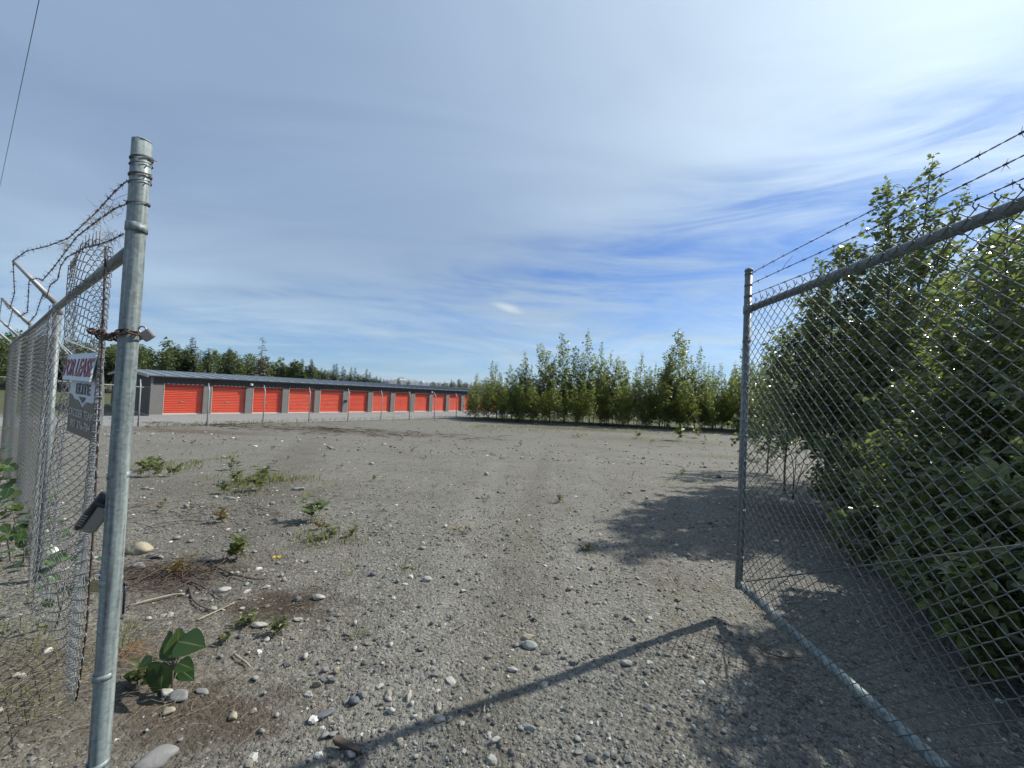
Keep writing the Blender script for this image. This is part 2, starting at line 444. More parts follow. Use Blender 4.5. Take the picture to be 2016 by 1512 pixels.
def f_gravel(t):
    geo = t.node('ShaderNodeNewGeometry').outputs['Position']
    p2 = t.node('ShaderNodeVectorMath', operation='MULTIPLY'); t.link(geo, p2.inputs[0]); p2.inputs[1].default_value = (1, 1, 0.0)
    P = p2.outputs[0]
    sep = t.node('ShaderNodeSeparateXYZ'); t.link(geo, sep.inputs[0]); X, Y, Z = sep.outputs
    va = t.vor(P, 42); vb = t.vor(P, 105); vc = t.vor(P, 27)
    def r(v):
        s = t.node('ShaderNodeSeparateColor'); t.link(v.outputs['Color'], s.inputs[0]); return s.outputs
    ra = r(va)[0]; rb = r(vb)[1]; rc = r(vc)[2]
    n0 = t.noise(P, 0.35, 4, 0.6, 0.0); n1 = t.noise(P, 1.6, 4, 0.65, 0.0); n2 = t.noise(P, 9, 3, 0.6); n3 = t.noise(P, 0.9, 4, 0.7, 0.0)
    base = t.mix(t.ramp(ra, [(0.0, 0.0), (0.55, 0.42), (0.86, 0.62), (1.0, 1.0)]), (0.052, 0.051, 0.045), (0.285, 0.280, 0.248))
    fine = t.mix(rb, (0.052, 0.050, 0.043), (0.255, 0.249, 0.218))
    col = t.mix(0.5, base, fine)
    # scattered pale pebbles too small to model
    pale = t.math('MULTIPLY', t.sstep(rc, 0.80, 0.9), t.sstep(t.math('ADD', vc.outputs['Distance'], t.math('MULTIPLY', n2, 0.3)), 0.46, 0.30))
    col = t.mix(t.math('MULTIPLY', pale, 0.7), col, (0.34, 0.335, 0.30))
    # fines and dust between the stones
    dust = t.sstep(n1, 0.40, 0.66)
    col = t.mix(t.math('MULTIPLY', dust, 0.45), col, (0.150, 0.140, 0.115))
    # brown organic patches (dead moss, soil)
    br = t.math('MULTIPLY', t.sstep(n3, 0.47, 0.66), t.sstep(n2, 0.25, 0.6))
    col = t.mix(t.math('MULTIPLY', br, 0.6), col, (0.066, 0.050, 0.034))
    # faint green of low moss
    gr = t.math('MULTIPLY', t.sstep(n0, 0.50, 0.66), t.sstep(n2, 0.35, 0.6))
    col = t.mix(t.math('MULTIPLY', gr, 0.32), col, (0.078, 0.083, 0.034))
    # two worn wheel tracks of cleaner gravel, and a browner strip to the left
    for (pa, pb, wd, cc, kk) in (((740, 1500), (985, 900), .30, (0.215, 0.210, 0.188), .38), ((1130, 1500), (1165, 900), .34, (0.205, 0.200, 0.178), .36), ((930, 1500), (1075, 900), .26, (0.085, 0.080, 0.055), .35), ((330, 1250), (560, 930), .8, (0.072, 0.060, 0.045), .4)):
        A, B = on_ground(*pa), on_ground(*pb); kx = float((B[0] - A[0]) / (B[1] - A[1]))
        dd = t.math('ABSOLUTE', t.math('SUBTRACT', t.math('SUBTRACT', X, float(A[0])), t.math('MULTIPLY', t.math('SUBTRACT', Y, float(A[1])), kx)))
        dd = t.math('ADD', t.math('DIVIDE', dd, wd), t.math('MULTIPLY_ADD', n1, 1.8, -0.9)); dd = t.math('ADD', dd, t.math('MULTIPLY_ADD', n2, 1.0, -0.5))
        mm = t.math('MULTIPLY', t.math('MULTIPLY', t.sstep(dd, 1.2, 0.2), kk), t.sstep(Y, 24.0, 12.0))
        col = t.mix(t.math('MULTIPLY', mm, t.math('MULTIPLY_ADD', rb, 0.7, 0.5)), col, cc)
    broad = t.math('MULTIPLY_ADD', t.math('SUBTRACT', t.math('ADD', n0, n3), 1.0), 0.75, 1.0)
    bs = t.node('ShaderNodeVectorMath', operation='SCALE'); t.link(col, bs.inputs[0]); t.val(broad, bs.inputs['Scale']); col = bs.outputs[0]
    # soil stains at given places
    def stain(cx, cy, rx, ry, cc, k):
        nonlocal col
        a = t.math('DIVIDE', t.math('SUBTRACT', X, cx), rx); b = t.math('DIVIDE', t.math('SUBTRACT', Y, cy), ry)
        d = t.math('SQRT', t.math('ADD', t.math('MULTIPLY', a, a), t.math('MULTIPLY', b, b)))
        d = t.math('ADD', d, t.math('MULTIPLY_ADD', n1, 2.6, -1.3))
        d = t.math('ADD', d, t.math('MULTIPLY_ADD', n2, 1.8, -0.9))
        m = t.math('MULTIPLY', t.sstep(d, 1.3, 0.2), k)
        col = t.mix(m, col, cc)
    for (px, py, rx, ry, cc, k) in STAINS:
        g = on_ground(px, py); stain(float(g[0]), float(g[1]), rx, ry, cc, k)
    # grassy land outside the lot and beyond
    q = t.math('ADD', t.math('MULTIPLY', X, -DIRY), t.math('MULTIPLY', Y, DIRX))
    out = t.math('MAXIMUM', t.sstep(q, 41, 46), t.sstep(Y, 38, 42))
    col = t.mix(out, col, t.mix(n1, (0.035, 0.05, 0.015), (0.10, 0.10, 0.04)))
    t.link(col, t.b.inputs['Base Color'])
    t.b.inputs['Roughness'].default_value = 0.9; t.b.inputs['Specular IOR Level'].default_value = 0.25
    h = t.math('ADD', t.math('MULTIPLY', va.outputs['Distance'], -0.9), t.math('MULTIPLY', vb.outputs['Distance'], -0.4))
    h = t.math('ADD', h, t.math('MULTIPLY', n2, 0.8))
    bump(t, h, 0.9, 0.012)


STAINS = [(560, 1190, 0.42, 0.28, (0.036, 0.025, 0.016), 0.9), (330, 1140, 0.5, 0.40, (0.05, 0.038, 0.028), 0.7),
          (480, 1400, 0.40, 0.22, (0.05, 0.036, 0.025), 0.75), (330, 1400, 0.30, 0.2, (0.055, 0.044, 0.03), 0.7),
          (90, 1330, 0.75, 0.5, (0.075, 0.066, 0.052), 0.8), (450, 960, 2.2, 1.2, (0.08, 0.073, 0.05), 0.5),
          (1450, 900, 3.0, 1.6, (0.078, 0.076, 0.034), 0.55), (1300, 868, 6.0, 2.6, (0.072, 0.072, 0.03), 0.5),
          (700, 850, 8.0, 2.0, (0.072, 0.052, 0.037), 0.6), (380, 850, 4.0, 1.6, (0.075, 0.048, 0.036), 0.7),
          (1620, 1030, 1.1, 1.2, (0.055, 0.042, 0.03), 0.8), (1150, 845, 8.0, 2.0, (0.065, 0.057, 0.034), 0.6)]


def f_pebble(t):
    r = attr(t)
    n = t.noise(t.pos, 60, 3, 0.6)
    c = t.ramp(r, [(0.0, (0.038, 0.038, 0.038)), (0.25, (0.092, 0.092, 0.087)), (0.50, (0.160, 0.160, 0.150)), (0.66, (0.175, 0.155, 0.12)), (0.80, (0.25, 0.245, 0.220)), (0.92, (0.36, 0.355, 0.32)), (1.0, (0.56, 0.55, 0.50))])
    k = t.math('MULTIPLY_ADD', n, 0.5, 0.75)
    v = t.node('ShaderNodeVectorMath', operation='SCALE'); t.link(c, v.inputs[0]); t.val(k, v.inputs['Scale'])
    t.link(v.outputs[0], t.b.inputs['Base Color']); t.b.inputs['Roughness'].default_value = 0.8
    t.b.inputs['Specular IOR Level'].default_value = 0.3


def stone_mat(name, c):
    def fn(t):
        n = t.noise(t.pos, 14, 5, 0.65); n2 = t.noise(t.pos, 70, 3, 0.6)
        k = t.math('ADD', t.math('MULTIPLY_ADD', n, 0.5, 0.62), t.math('MULTIPLY_ADD', n2, 0.35, -0.12))
        v = t.node('ShaderNodeVectorMath', operation='SCALE'); v.inputs[0].default_value = c; t.val(k, v.inputs['Scale'])
        t.link(v.outputs[0], t.b.inputs['Base Color']); t.b.inputs['Roughness'].default_value = 0.78
        bump(t, n2, 0.3, 0.004)
    return mat(name, fn)


M_GRAVEL = mat('gravel_ground', f_gravel)
M_PEBBLE = mat('gravel_pebbles', f_pebble)
M_ST = {'grey': stone_mat('stone_grey', (0.19, 0.19, 0.185)), 'white': stone_mat('stone_white', (0.34, 0.335, 0.30)),
        'tan': stone_mat('stone_tan', (0.30, 0.265, 0.19)), 'slate': stone_mat('stone_slate', (0.10, 0.108, 0.122)),
        'green': stone_mat('stone_greenish', (0.24, 0.255, 0.23))}


def f_drive(t):
    n = t.noise(t.pos, 0.8, 5, 0.6); n2 = t.noise(t.pos, 30, 3, 0.6)
    c = t.mix(n, (0.19, 0.19, 0.187), (0.26, 0.26, 0.252)); c = t.mix(t.math('MULTIPLY', n2, 0.4), c, (0.13, 0.13, 0.126))
    t.link(c, t.b.inputs['Base Color']); t.b.inputs['Roughness'].default_value = 0.9
    bump(t, n2, 0.3, 0.01)


M_DRIVE = mat('compacted_drive', f_drive)


def leaf_mat(name, dark, light, under, rnd='attr', trans=0.35, rough=0.36):
    def fn(t):
        r = attr(t) if rnd == 'attr' else orand(t)
        n = t.noise(t.pos, 3.0, 2, 0.5)
        c = t.mix(r, dark, light)
        if rnd == 'obj': c = t.mix(t.math('MULTIPLY', t.sstep(attr(t), 0.90, 0.98), 0.5), c, (0.22, 0.28, 0.12))
        bf = t.node('ShaderNodeNewGeometry').outputs['Backfacing']
        c2 = t.mix(bf, c, under)
        t.link(c2, t.b.inputs['Base Color']); t.val(t.math('MULTIPLY_ADD', bf, 0.3, rough), t.b.inputs['Roughness'])
        t.b.inputs['Specular IOR Level'].default_value = 0.5
        tr = t.node('ShaderNodeBsdfTranslucent')
        tc = t.mix(0.55, c, (0.29, 0.37, 0.055)); t.link(tc, tr.inputs[0])
        mx = t.node('ShaderNodeMixShader'); mx.inputs[0].default_value = trans
        t.link(t.b.outputs[0], mx.inputs[1]); t.link(tr.outputs[0], mx.inputs[2]); t.link(mx.outputs[0], t.out.inputs[0])
    return mat(name, fn)


M_LEAF = leaf_mat('poplar_leaf', (0.038, 0.068, 0.036), (0.150, 0.185, 0.070), (0.18, 0.215, 0.15), rough=0.25, trans=0.42)
M_LEAFO = leaf_mat('poplar_leaf_single', (0.038, 0.068, 0.036), (0.150, 0.185, 0.070), (0.18, 0.215, 0.15), 'obj', rough=0.25, trans=0.42)
M_LEAFT = leaf_mat('thicket_leaf', (0.058, 0.088, 0.020), (0.25, 0.26, 0.055), (0.18, 0.195, 0.08), trans=0.55)
M_LEAFF = leaf_mat('far_leaf', (0.030, 0.054, 0.018), (0.105, 0.135, 0.038), (0.08, 0.105, 0.045), 'attr', 0.3, 0.5)
M_NEEDLE = leaf_mat('spruce_needles', (0.014, 0.027, 0.016), (0.035, 0.052, 0.026), (0.02, 0.032, 0.018), 'attr', 0.1, 0.6)
M_SEED = leaf_mat('seedling_leaf', (0.018, 0.046, 0.016), (0.065, 0.115, 0.03), (0.09, 0.12, 0.06), 'obj', 0.22, 0.32)
M_WEED = leaf_mat('weed_leaf', (0.035, 0.055, 0.016), (0.125, 0.135, 0.04), (0.11, 0.13, 0.05), 'attr', 0.35, 0.45)
M_WEEDR = leaf_mat('reddish_weed_leaf', (0.11, 0.065, 0.02), (0.24, 0.15, 0.04), (0.15, 0.10, 0.04), 'attr', 0.35, 0.5)
M_YELLOW = leaf_mat('yellow_leaf', (0.42, 0.29, 0.02), (0.60, 0.46, 0.03), (0.45, 0.36, 0.05), 'attr', 0.25, 0.5)
M_GRASSY = leaf_mat('grass_blade', (0.07, 0.095, 0.025), (0.24, 0.22, 0.08), (0.14, 0.15, 0.05), 'attr', 0.3, 0.5)
M_BARK = mat('poplar_bark', simple((0.12, 0.105, 0.085), 0.85, 0, 25, 0.5, 0.3, 0.4))
M_BARKP = mat('pale_bark', simple((0.30, 0.27, 0.24), 0.85, 0, 25, 0.4, 0.3))

# ------------------------------------------------------------------ ground, drive, mountains
def axis(dense0, dense1, step, lo, hi, g=1.16):
    a = list(np.arange(dense0, dense1 + 1e-6, step)); s = step
    while a[-1] < hi: s *= g; a.append(a[-1] + s)
    s = step; f = [a[0]]
    while f[-1] > lo: s *= g; f.append(f[-1] - s)
    return np.array(f[:0:-1] + a)


def build_ground():
    xs = axis(-3.2, 3.6, 0.036, -9000, 9000, 1.10); ys = axis(1.1, 5.0, 0.036, -300, 14000, 1.08)
    X, Y = np.meshgrid(xs, ys); Z = gz(X, Y)
    near = np.exp(-np.maximum(0, Y - 5) / 3)
    Z = Z + near * (0.010 * (vnoise(X * 9, Y * 9, 4) - 0.5) + 0.012 * (vnoise(X * 26, Y * 26, 5) - 0.5))
    ny, nx = X.shape
    V = np.stack([X, Y, Z], -1).reshape(-1, 3)
    i = np.arange(ny - 1)[:, None]; j = np.arange(nx - 1)[None, :]
    q = np.stack([i * nx + j, i * nx + j + 1, (i + 1) * nx + j + 1, (i + 1) * nx + j], -1).reshape(-1, 4)
    b = Buf(); b.add(V, q); o = b.obj('ground', M_GRAVEL, smooth=True); tag(o, kind='structure')


build_ground()

BX, BY, BZ = -26.75, 30.0, -1.36
BROT = math.atan2(DIRY, DIRX)


def build_drive():
    b = Buf(); n = 90; rows = []
    for k in range(n + 1):
        s = -30 + 110 * k / n
        edge = 0.8 * (vnoise(s * 0.7, 0.0, 9) - 0.5)
        for qd in (-9.3 + edge, -6.0, -3.0, 0.4):
            x = BX + DIRX * s - DIRY * qd; y = BY + DIRY * s + DIRX * qd
            rows.append((x, y, gzs(x, y) + 0.012))
    q = [[k * 4 + j, (k + 1) * 4 + j, (k + 1) * 4 + j + 1, k * 4 + j + 1] for k in range(n) for j in range(3)]
    b.add(rows, q); o = b.obj('road', M_DRIVE, smooth=True); tag(o, kind='structure')


build_drive()


def f_mount(t):
    n = t.noise(t.pos, 0.004, 6, 0.65); sep = t.node('ShaderNodeSeparateXYZ'); t.link(t.pos, sep.inputs[0])
    s = t.math('MULTIPLY', t.sstep(t.math('ADD', sep.outputs[2], t.math('MULTIPLY_ADD', n, 320, -160)), 170, 330), t.sstep(n, 0.44, 0.62))
    c = t.mix(n, (0.065, 0.075, 0.085), (0.15, 0.155, 0.16)); c = t.mix(t.math('MULTIPLY', s, 0.75), c, (0.62, 0.63, 0.66))
    t.link(c, t.b.inputs['Base Color']); t.b.inputs['Roughness'].default_value = 1.0; t.b.inputs['Specular IOR Level'].default_value = 0.0


def build_mountains():
    D0 = 12000.0
    pk = [(560, 757), (640, 752), (700, 749), (740, 750), (768, 747), (784, 743.5), (798, 745), (813, 746.7), (826, 750), (832, 748), (843, 752.5), (861, 751), (900, 755), (960, 758), (1050, 770), (1150, 776)]
    px = np.array([p[0] for p in pk], float); py = np.array([p[1] for p in pk], float)
    cols = 260; rows = 26
    U = np.linspace(560, 1150, cols); PY = np.interp(U, px, py)
    V = []
    for j in range(rows):
        f = j / (rows - 1)
        for i in range(cols):
            d = dir_of(U[i], PY[i]); top = CAMP + d * (D0 / d[1])
            base = -30.0
            h = top[2] - base
            e = 0.15 * h * (vnoise(U[i] * 0.22 + f * 2, f * 4.0, 11) - 0.5) * 2 * (1 if 0.02 < f < 0.98 else 0.2)
            prof = 1 - abs(f - 0.5) * 2
            e2 = 5.0 * (vnoise(U[i] * 0.6, 3.3, 12) - 0.5) * 2
            yy = D0 + (f - 0.5) * 5200
            V.append((top[0] * yy / D0 if f < .5 else top[0] * yy / D0, yy, base + h * prof ** 1.2 + (e + e2) * prof))
    i = np.arange(rows - 1)[:, None]; j = np.arange(cols - 1)[None, :]
    q = np.stack([i * cols + j, i * cols + j + 1, (i + 1) * cols + j + 1, (i + 1) * cols + j], -1).reshape(-1, 4)
    b = Buf(); b.add(V, q); o = b.obj('mountains', mat('far_mountain', f_mount), smooth=True); tag(o, kind='structure')


build_mountains()


def build_haze():
    m = bpy.data.materials.new('haze_air'); m.use_nodes = True; t = NT(m.node_tree); t.n.clear()
    out = t.node('ShaderNodeOutputMaterial'); v = t.node('ShaderNodeVolumePrincipled')
    v.inputs['Color'].default_value = (0.80, 0.88, 1.0, 1); v.inputs['Density'].default_value = 1.5e-5; v.inputs['Anisotropy'].default_value = 0.2
    t.link(v.outputs[0], out.inputs['Volume'])
    b = Buf(); b.box((-9500, -400, -4.0), (9500, 15500, 520.0)); o = b.obj('haze', m); tag(o, kind='stuff')


SC.cycles.volume_bounces = 0
build_haze()

# ------------------------------------------------------------------ storage building
def f_ribwall(t):
    n = t.noise(t.pos, 2.0, 4, 0.6)
    t.link(t.mix(n, (0.026, 0.023, 0.021), (0.042, 0.038, 0.034)), t.b.inputs['Base Color']); t.b.inputs['Roughness'].default_value = 0.55


def f_door(t):
    n = t.noise(t.pos, 1.3, 4, 0.6); r = orand(t)
    n2 = t.noise(t.pos, 14, 3, 0.6)
    c = t.mix(n, (0.58, 0.055, 0.022), (0.72, 0.088, 0.038)); c = t.mix(t.math('MULTIPLY', r, 0.35), c, (0.74, 0.16, 0.09))
    c = t.mix(t.math('MULTIPLY', t.sstep(n2, 0.55, 0.8), 0.25), c, (0.40, 0.06, 0.04))
    t.link(c, t.b.inputs['Base Color']); t.b.inputs['Roughness'].default_value = 0.42


M_WALLD = mat('dark_ribbed_wall', f_ribwall); M_DOORR = mat('red_roller_door', f_door)
M_PIER = mat('grey_stucco', simple((0.185, 0.178, 0.165), 0.85, 0, 2.5, 0.2, 0.3, 0.2))
M_TRIM = mat('white_trim', simple((0.55, 0.52, 0.49), 0.5, 0, 5, 0.1))
M_ROOF = mat('roof_metal', simple((0.15, 0.175, 0.195), 0.45, 0.2, 1.2, 0.15))
M_FASCIA = mat('fascia_metal', simple((0.30, 0.30, 0.285), 0.5, 0.2, 3, 0.12))
M_CONC = mat('concrete_slab', simple((0.34, 0.33, 0.31), 0.9, 0, 3, 0.2, 0.3, 0.2))
M_LAMP = mat('white_lamp_housing', simple((0.75, 0.75, 0.72), 0.4, 0, 20, 0.05))


def build_storage():
    root = empty('storage_building', (BX, BY, BZ), BROT)
    tag(root, 'long low storage building with red roller doors and grey metal roof', 'building')
    PITCHW = 3.05; N = 16; X0 = -0.75; LEN = N * PITCHW + X0 * -1 + 0.3; X1 = X0 + LEN
    DW, DH, REC = 2.46, 2.36, 0.22; EAVE = 3.06; DEP = 15.0; RIDGE = 3.50
    z0 = 0.10
    # slab
    b = Buf(); b.box((X0 - 0.06, -0.12, -0.35), (X1 + 0.06, DEP + .06, z0)); b.obj('slab', M_CONC, root)
    # piers between the doors, each a part
    xs = [(k * PITCHW) for k in range(N)]
    prev = X0
    for k in range(N + 1):
        a = prev; c = xs[k] if k < N else X1
        b = Buf(); b.box((a, 0.0, z0), (c, 0.45, z0 + DH)); b.obj('pier', M_PIER, root)
        prev = c + DW
    # ribbed band over the doors
    def ribbed(x0, x1, ya, zlo, zhi, pitch=0.30, d=0.022):
        P = []; x = x0
        while x < x1 - 1e-3:
            for dx, dy in ((0, 0), (pitch * .55, 0), (pitch * .66, -d), (pitch * .89, -d)): P.append((min(x + dx, x1), ya + dy))
            x += pitch
        P.append((x1, ya)); P = np.array(P); n = len(P)
        V = np.concatenate([np.column_stack([P, np.full(n, zlo)]), np.column_stack([P, np.full(n, zhi)])])
        q = [[i, i + 1, n + i + 1, n + i] for i in range(n - 1)]
        return V, q
    b = Buf(); V, q = ribbed(X0, X1, -0.012, z0 + DH, EAVE + 0.02); b.add(V, q); b.box((X0, 0.0, z0 + DH), (X1, 0.45, EAVE)); b.obj('wall', M_WALLD, root)
    # end wall (gable) toward the left, ribbed
    b = Buf(); P = []; y = 0.0
    while y < DEP:
        for dy, dx in ((0, 0), (0.17, 0), (0.20, -0.02), (0.27, -0.02)): P.append((y + dy, X0 - 0.012 + dx))
        y += 0.30
    P = [p for p in P if p[0] <= DEP] + [(DEP, X0 - .012)]
    V = []; n = len(P)
    for (yy, xx) in P: V.append((xx, yy, z0))
    for (yy, xx) in P: V.append((xx, yy, EAVE + (RIDGE - EAVE) * (1 - abs(yy - DEP / 2) / (DEP / 2))))
    b.add(V, [[i + 1, i, n + i, n + i + 1] for i in range(n - 1)])
    b.obj('end_wall', M_WALLD, root)
    b = Buf(); b.box((X0 - 0.05, -0.05, z0), (X0 + 0.07, 0.10, EAVE)); b.obj('corner_trim', M_PIER, root)
    # rear and right walls
    b = Buf(); b.box((X0, DEP - 0.2, z0), (X1, DEP, EAVE)); b.box((X1 - 0.2, 0.45, z0), (X1, DEP - 0.2, EAVE)); b.obj('rear_wall', M_WALLD, root)
    # doors
    def door_mesh():
        b = Buf(); m = 17; hh = DH / m
        P = []
        for k in range(m):
            zz = k * hh
            for dz, dy in ((0.0, 0.012), (hh * .22, -0.030), (hh * .62, -0.036), (hh * .84, 0.0)): P.append((zz + dz, dy))
        P.append((DH, 0)); n = len(P)
        V = [(0, p[1], p[0]) for p in P] + [(DW, p[1], p[0]) for p in P]
        b.add(V, [[i, n + i, n + i + 1, i + 1] for i in range(n - 1)])
        return b.mesh('door', M_DOORR)
    dm = door_mesh()
    bt = Buf(); bt.box((0.0, -0.055, 0.0), (DW, -0.03, 0.085)); tm = bt.mesh('bottom_bar', M_TRIM)
    bt = Buf(); bt.box((-0.03, -0.015 - REC, 0.0), (0.0, -REC + 0.0, DH)); bt.box((-0.03, -0.02 - REC, DH), (DW + .03, -REC, DH + 0.045)); fm = bt.mesh('door_frame', M_TRIM)
    bt = Buf(); bt.box((1.05, -0.06, 0.95), (1.23, -0.03, 1.02)); hm = bt.mesh('handle', M_FASCIA)
    for k in range(N):
        d = link('door', dm, root); d.location = (xs[k], REC, z0)
        link('bottom_bar', tm, d); link('door_frame', fm, d); link('handle', hm, d)
    # roof: standing-seam panels on the front slope, each a part
    ov = 0.34; pw = 0.915; np_ = int(math.ceil((LEN + 0.5) / pw))
    slope = (RIDGE - EAVE) / (DEP / 2)
    zf = lambda y: EAVE + 0.05 + slope * y
    bp = Buf()
    ye, yr = -ov, DEP / 2
    prof = [(0, 0), (0.02, 0.05), (0.075, 0.05), (0.095, 0.0), (0.45, 0.006), (0.5, 0.014), (0.55, 0.006), (pw, 0.0)]
    n = len(prof); V = []
    for yy in (ye, yr):
        for (dx, dz) in prof: V.append((dx, yy, zf(yy) + dz))
    for (dx, dz) in prof: V.append((dx, ye, zf(ye) - 0.05))
    q = [[i, i + 1, n + i + 1, n + i] for i in range(n - 1)] + [[2 * n + i, 2 * n + i + 1, i + 1, i] for i in range(n - 1)]
    bp.add(V, q); rm = bp.mesh('roof_panel', M_ROOF)
    rb = Buf(); rb.add([(X0 - .3, yr, zf(yr) - .004), (X1 + .3, yr, zf(yr) - .004), (X1 + .3, DEP + ov, zf(-ov)), (X0 - .3, DEP + ov, zf(-ov))], [[0, 1, 2, 3]])
    rb.box((X0 - .3, yr - .2, zf(yr) - .03), (X1 + .3, yr + .2, zf(yr) + .045))
    roof = rb.obj('roof', M_ROOF, root)
    for k in range(np_):
        p = link('roof_panel', rm, roof); p.location = (X0 - 0.3 + k * pw, 0, 0)
    # fascia, rake trim
    b = Buf(); b.box((X0 - .3, -ov + .03, EAVE - 0.10), (X1 + .3, -ov + .06, EAVE - 0.012)); b.box((X0 - .3, -ov + .05, EAVE - .10), (X1 + .3, 0.02, EAVE - .085)); b.obj('fascia', M_WALLD, root)
    for sgn, (ya, yb) in ((1, (-ov, DEP / 2)), (-1, (DEP + ov, DEP / 2))):
        for xx in (X0 - 0.33, X1 + .28):
            za = zf(-ov); zb = zf(DEP / 2); b = Buf()
            V = [(xx, ya, za - .16), (xx + .05, ya, za - .16), (xx + .05, yb, zb - .16), (xx, yb, zb - .16), (xx, ya, za + .07), (xx + .05, ya, za + .07), (xx + .05, yb, zb + .07), (xx, yb, zb + .07)]
            b.add(V, [[0, 3, 2, 1], [4, 5, 6, 7], [0, 1, 5, 4], [1, 2, 6, 5], [2, 3, 7, 6], [3, 0, 4, 7]])
            b.obj('rake_trim', M_FASCIA, root)
    # wall lights
    for xx in (xs[2] - 0.32, xs[8] + DW + 0.2):
        b = Buf(); b.box((xx, -0.16, z0 + DH + 0.14), (xx + .20, -0.03, z0 + DH + 0.34)); b.box((xx + .05, -0.24, z0 + DH + 0.16), (xx + .15, -0.16, z0 + DH + 0.28))
        b.obj('wall_light', M_LAMP, root)
    b = Buf(); xx = xs[5] - 0.42
    b.box((xx, -0.10, 1.25), (xx + .26, -0.002, 1.45)); b.box((xx + .10, -0.16, 1.20), (xx + .2, -0.10, 1.30)); b.obj('keypad_box', M_BLACK, root)


build_storage()

# ------------------------------------------------------------------ far chain-link fence
def build_far_fence():
    F0 = np.array([-18.33, 23.6])
    root = empty('chain_link_fence', (0, 0, 0)); tag(root, 'grey chain link fence with bent post tops in front of the storage building', 'fence')
    d = np.array([DIRX, DIRY]); nn = np.array([-DIRY, DIRX])
    K0, K1 = -4, 9
    H = 2.22
    for k in range(K0, K1 + 1):
        p = F0 + d * 3.05 * k; z = gzs(*p)
        b = Buf()
        t2 = p + nn * 0.20
        lean = 0.02 * math.sin(k * 2.3)
        P = [(p[0], p[1], z - 0.15), (p[0] + lean, p[1], z + 1.2), (p[0] + 1.6 * lean, p[1], z + H), (p[0] + 1.7 * lean + nn[0] * .03, p[1] + nn[1] * .03, z + H + 0.05), (t2[0] + lean, t2[1], z + H + 0.36)]
        b.tube(P, [0.036, 0.036, 0.036, 0.034, 0.028], 6); b.obj('post', M_PALEPOST, root, True)
    # mesh: crossing diagonal wires, and tension wires
    b = Buf(); s0, s1 = K0 * 3.05, K1 * 3.05
    def pt(s, h):
        p = F0 + d * s; return (p[0], p[1], gzs(*p) + h)
    step = 0.088
    for sg in (1, -1):
        s = s0 - (H if sg > 0 else 0)
        while s < s1 + (H if sg < 0 else 0):
            a0, h0 = s, 0.03; a1, h1 = s + sg * H, H
            if sg > 0:
                if a0 < s0: h0 += s0 - a0; a0 = s0
                if a1 > s1: h1 -= a1 - s1; a1 = s1
            else:
                if a0 > s1: h0 += a0 - s1; a0 = s1
                if a1 < s0: h1 -= s0 - a1; a1 = s0
            if h1 - h0 > 0.05: b.tube([pt(a0, h0), pt(a1, h1)], 0.0016, 3, caps=False)
            s += step
    o = b.obj('mesh', M_WIRE_F, root); tag(o, kind='stuff')
    for h in (H - 0.02, 0.06):
        b = Buf(); b.tube([pt(s, h) for s in np.linspace(s0, s1, 40)], 0.004, 4, caps=False); b.obj('tension_wire', M_WIRE_F, root)
    b = Buf(); b.tube([pt(s0, H - .05), pt(-0.96 * 3.05, H - .05)], 0.02, 6); b.obj('top_rail', M_PALEPOST, root, True)


M_PALEPOST = mat('pale_galvanised', simple((0.30, 0.31, 0.31), 0.5, 0.3, 6, 0.15))
M_WIRE_F = mat('far_wire', simple((0.17, 0.18, 0.18), 0.5, 0.3, 20, 0.2))
build_far_fence()

# ------------------------------------------------------------------ chain link and barbed wire makers
def chain_link(surface, u0, u1, p, hp, rows, r, w, sides=4, ztop=None, jitter=0.0, seed=0):
    """surface(u, v) -> (point, normal); zigzag wires hooked into each other; v counts down from 0 in metres"""
    b = Buf(); rng = np.random.default_rng(seed)
    n = int(round((u1 - u0) / p))
    for k in range(n + 1):
        uc = u0 + k * p
        U = []; Vv = []; W = []
        for leg in range(rows * 2):
            sg = 1 if (leg + k) % 2 == 0 else -1     # going right or left; neighbours in antiphase so that they hook
            v0 = leg * hp / 2
            for f, ww in ((0.0, 0.0), (0.13, 1.0), (0.87, 1.0)):
                amp = 0.5 + 0.05
                uu = -sg * amp + sg * 2 * amp * f
                U.append(uc + uu * p); Vv.append(v0 + hp / 2 * f); W.append(sg * w * ww)
        U = np.array(U); Vv = np.array(Vv); W = np.array(W)
        if jitter:
            U = U + jitter * p * (vnoise(Vv * 3.0, np.full(len(Vv), k * 0.37), seed) - .5); Vv = Vv + jitter * hp * (vnoise(Vv * 2.0 + 9, np.full(len(Vv), k * 0.31), seed + 5) - .5)
        Pp, Nn = surface(U, Vv)
        P = Pp + Nn * W[:, None]
        ok = np.isfinite(P).all(1)
        if ok.sum() < 4: continue
        b.tube(P[ok], r, sides, ref=Nn[ok].mean(0), caps=False)
    return b


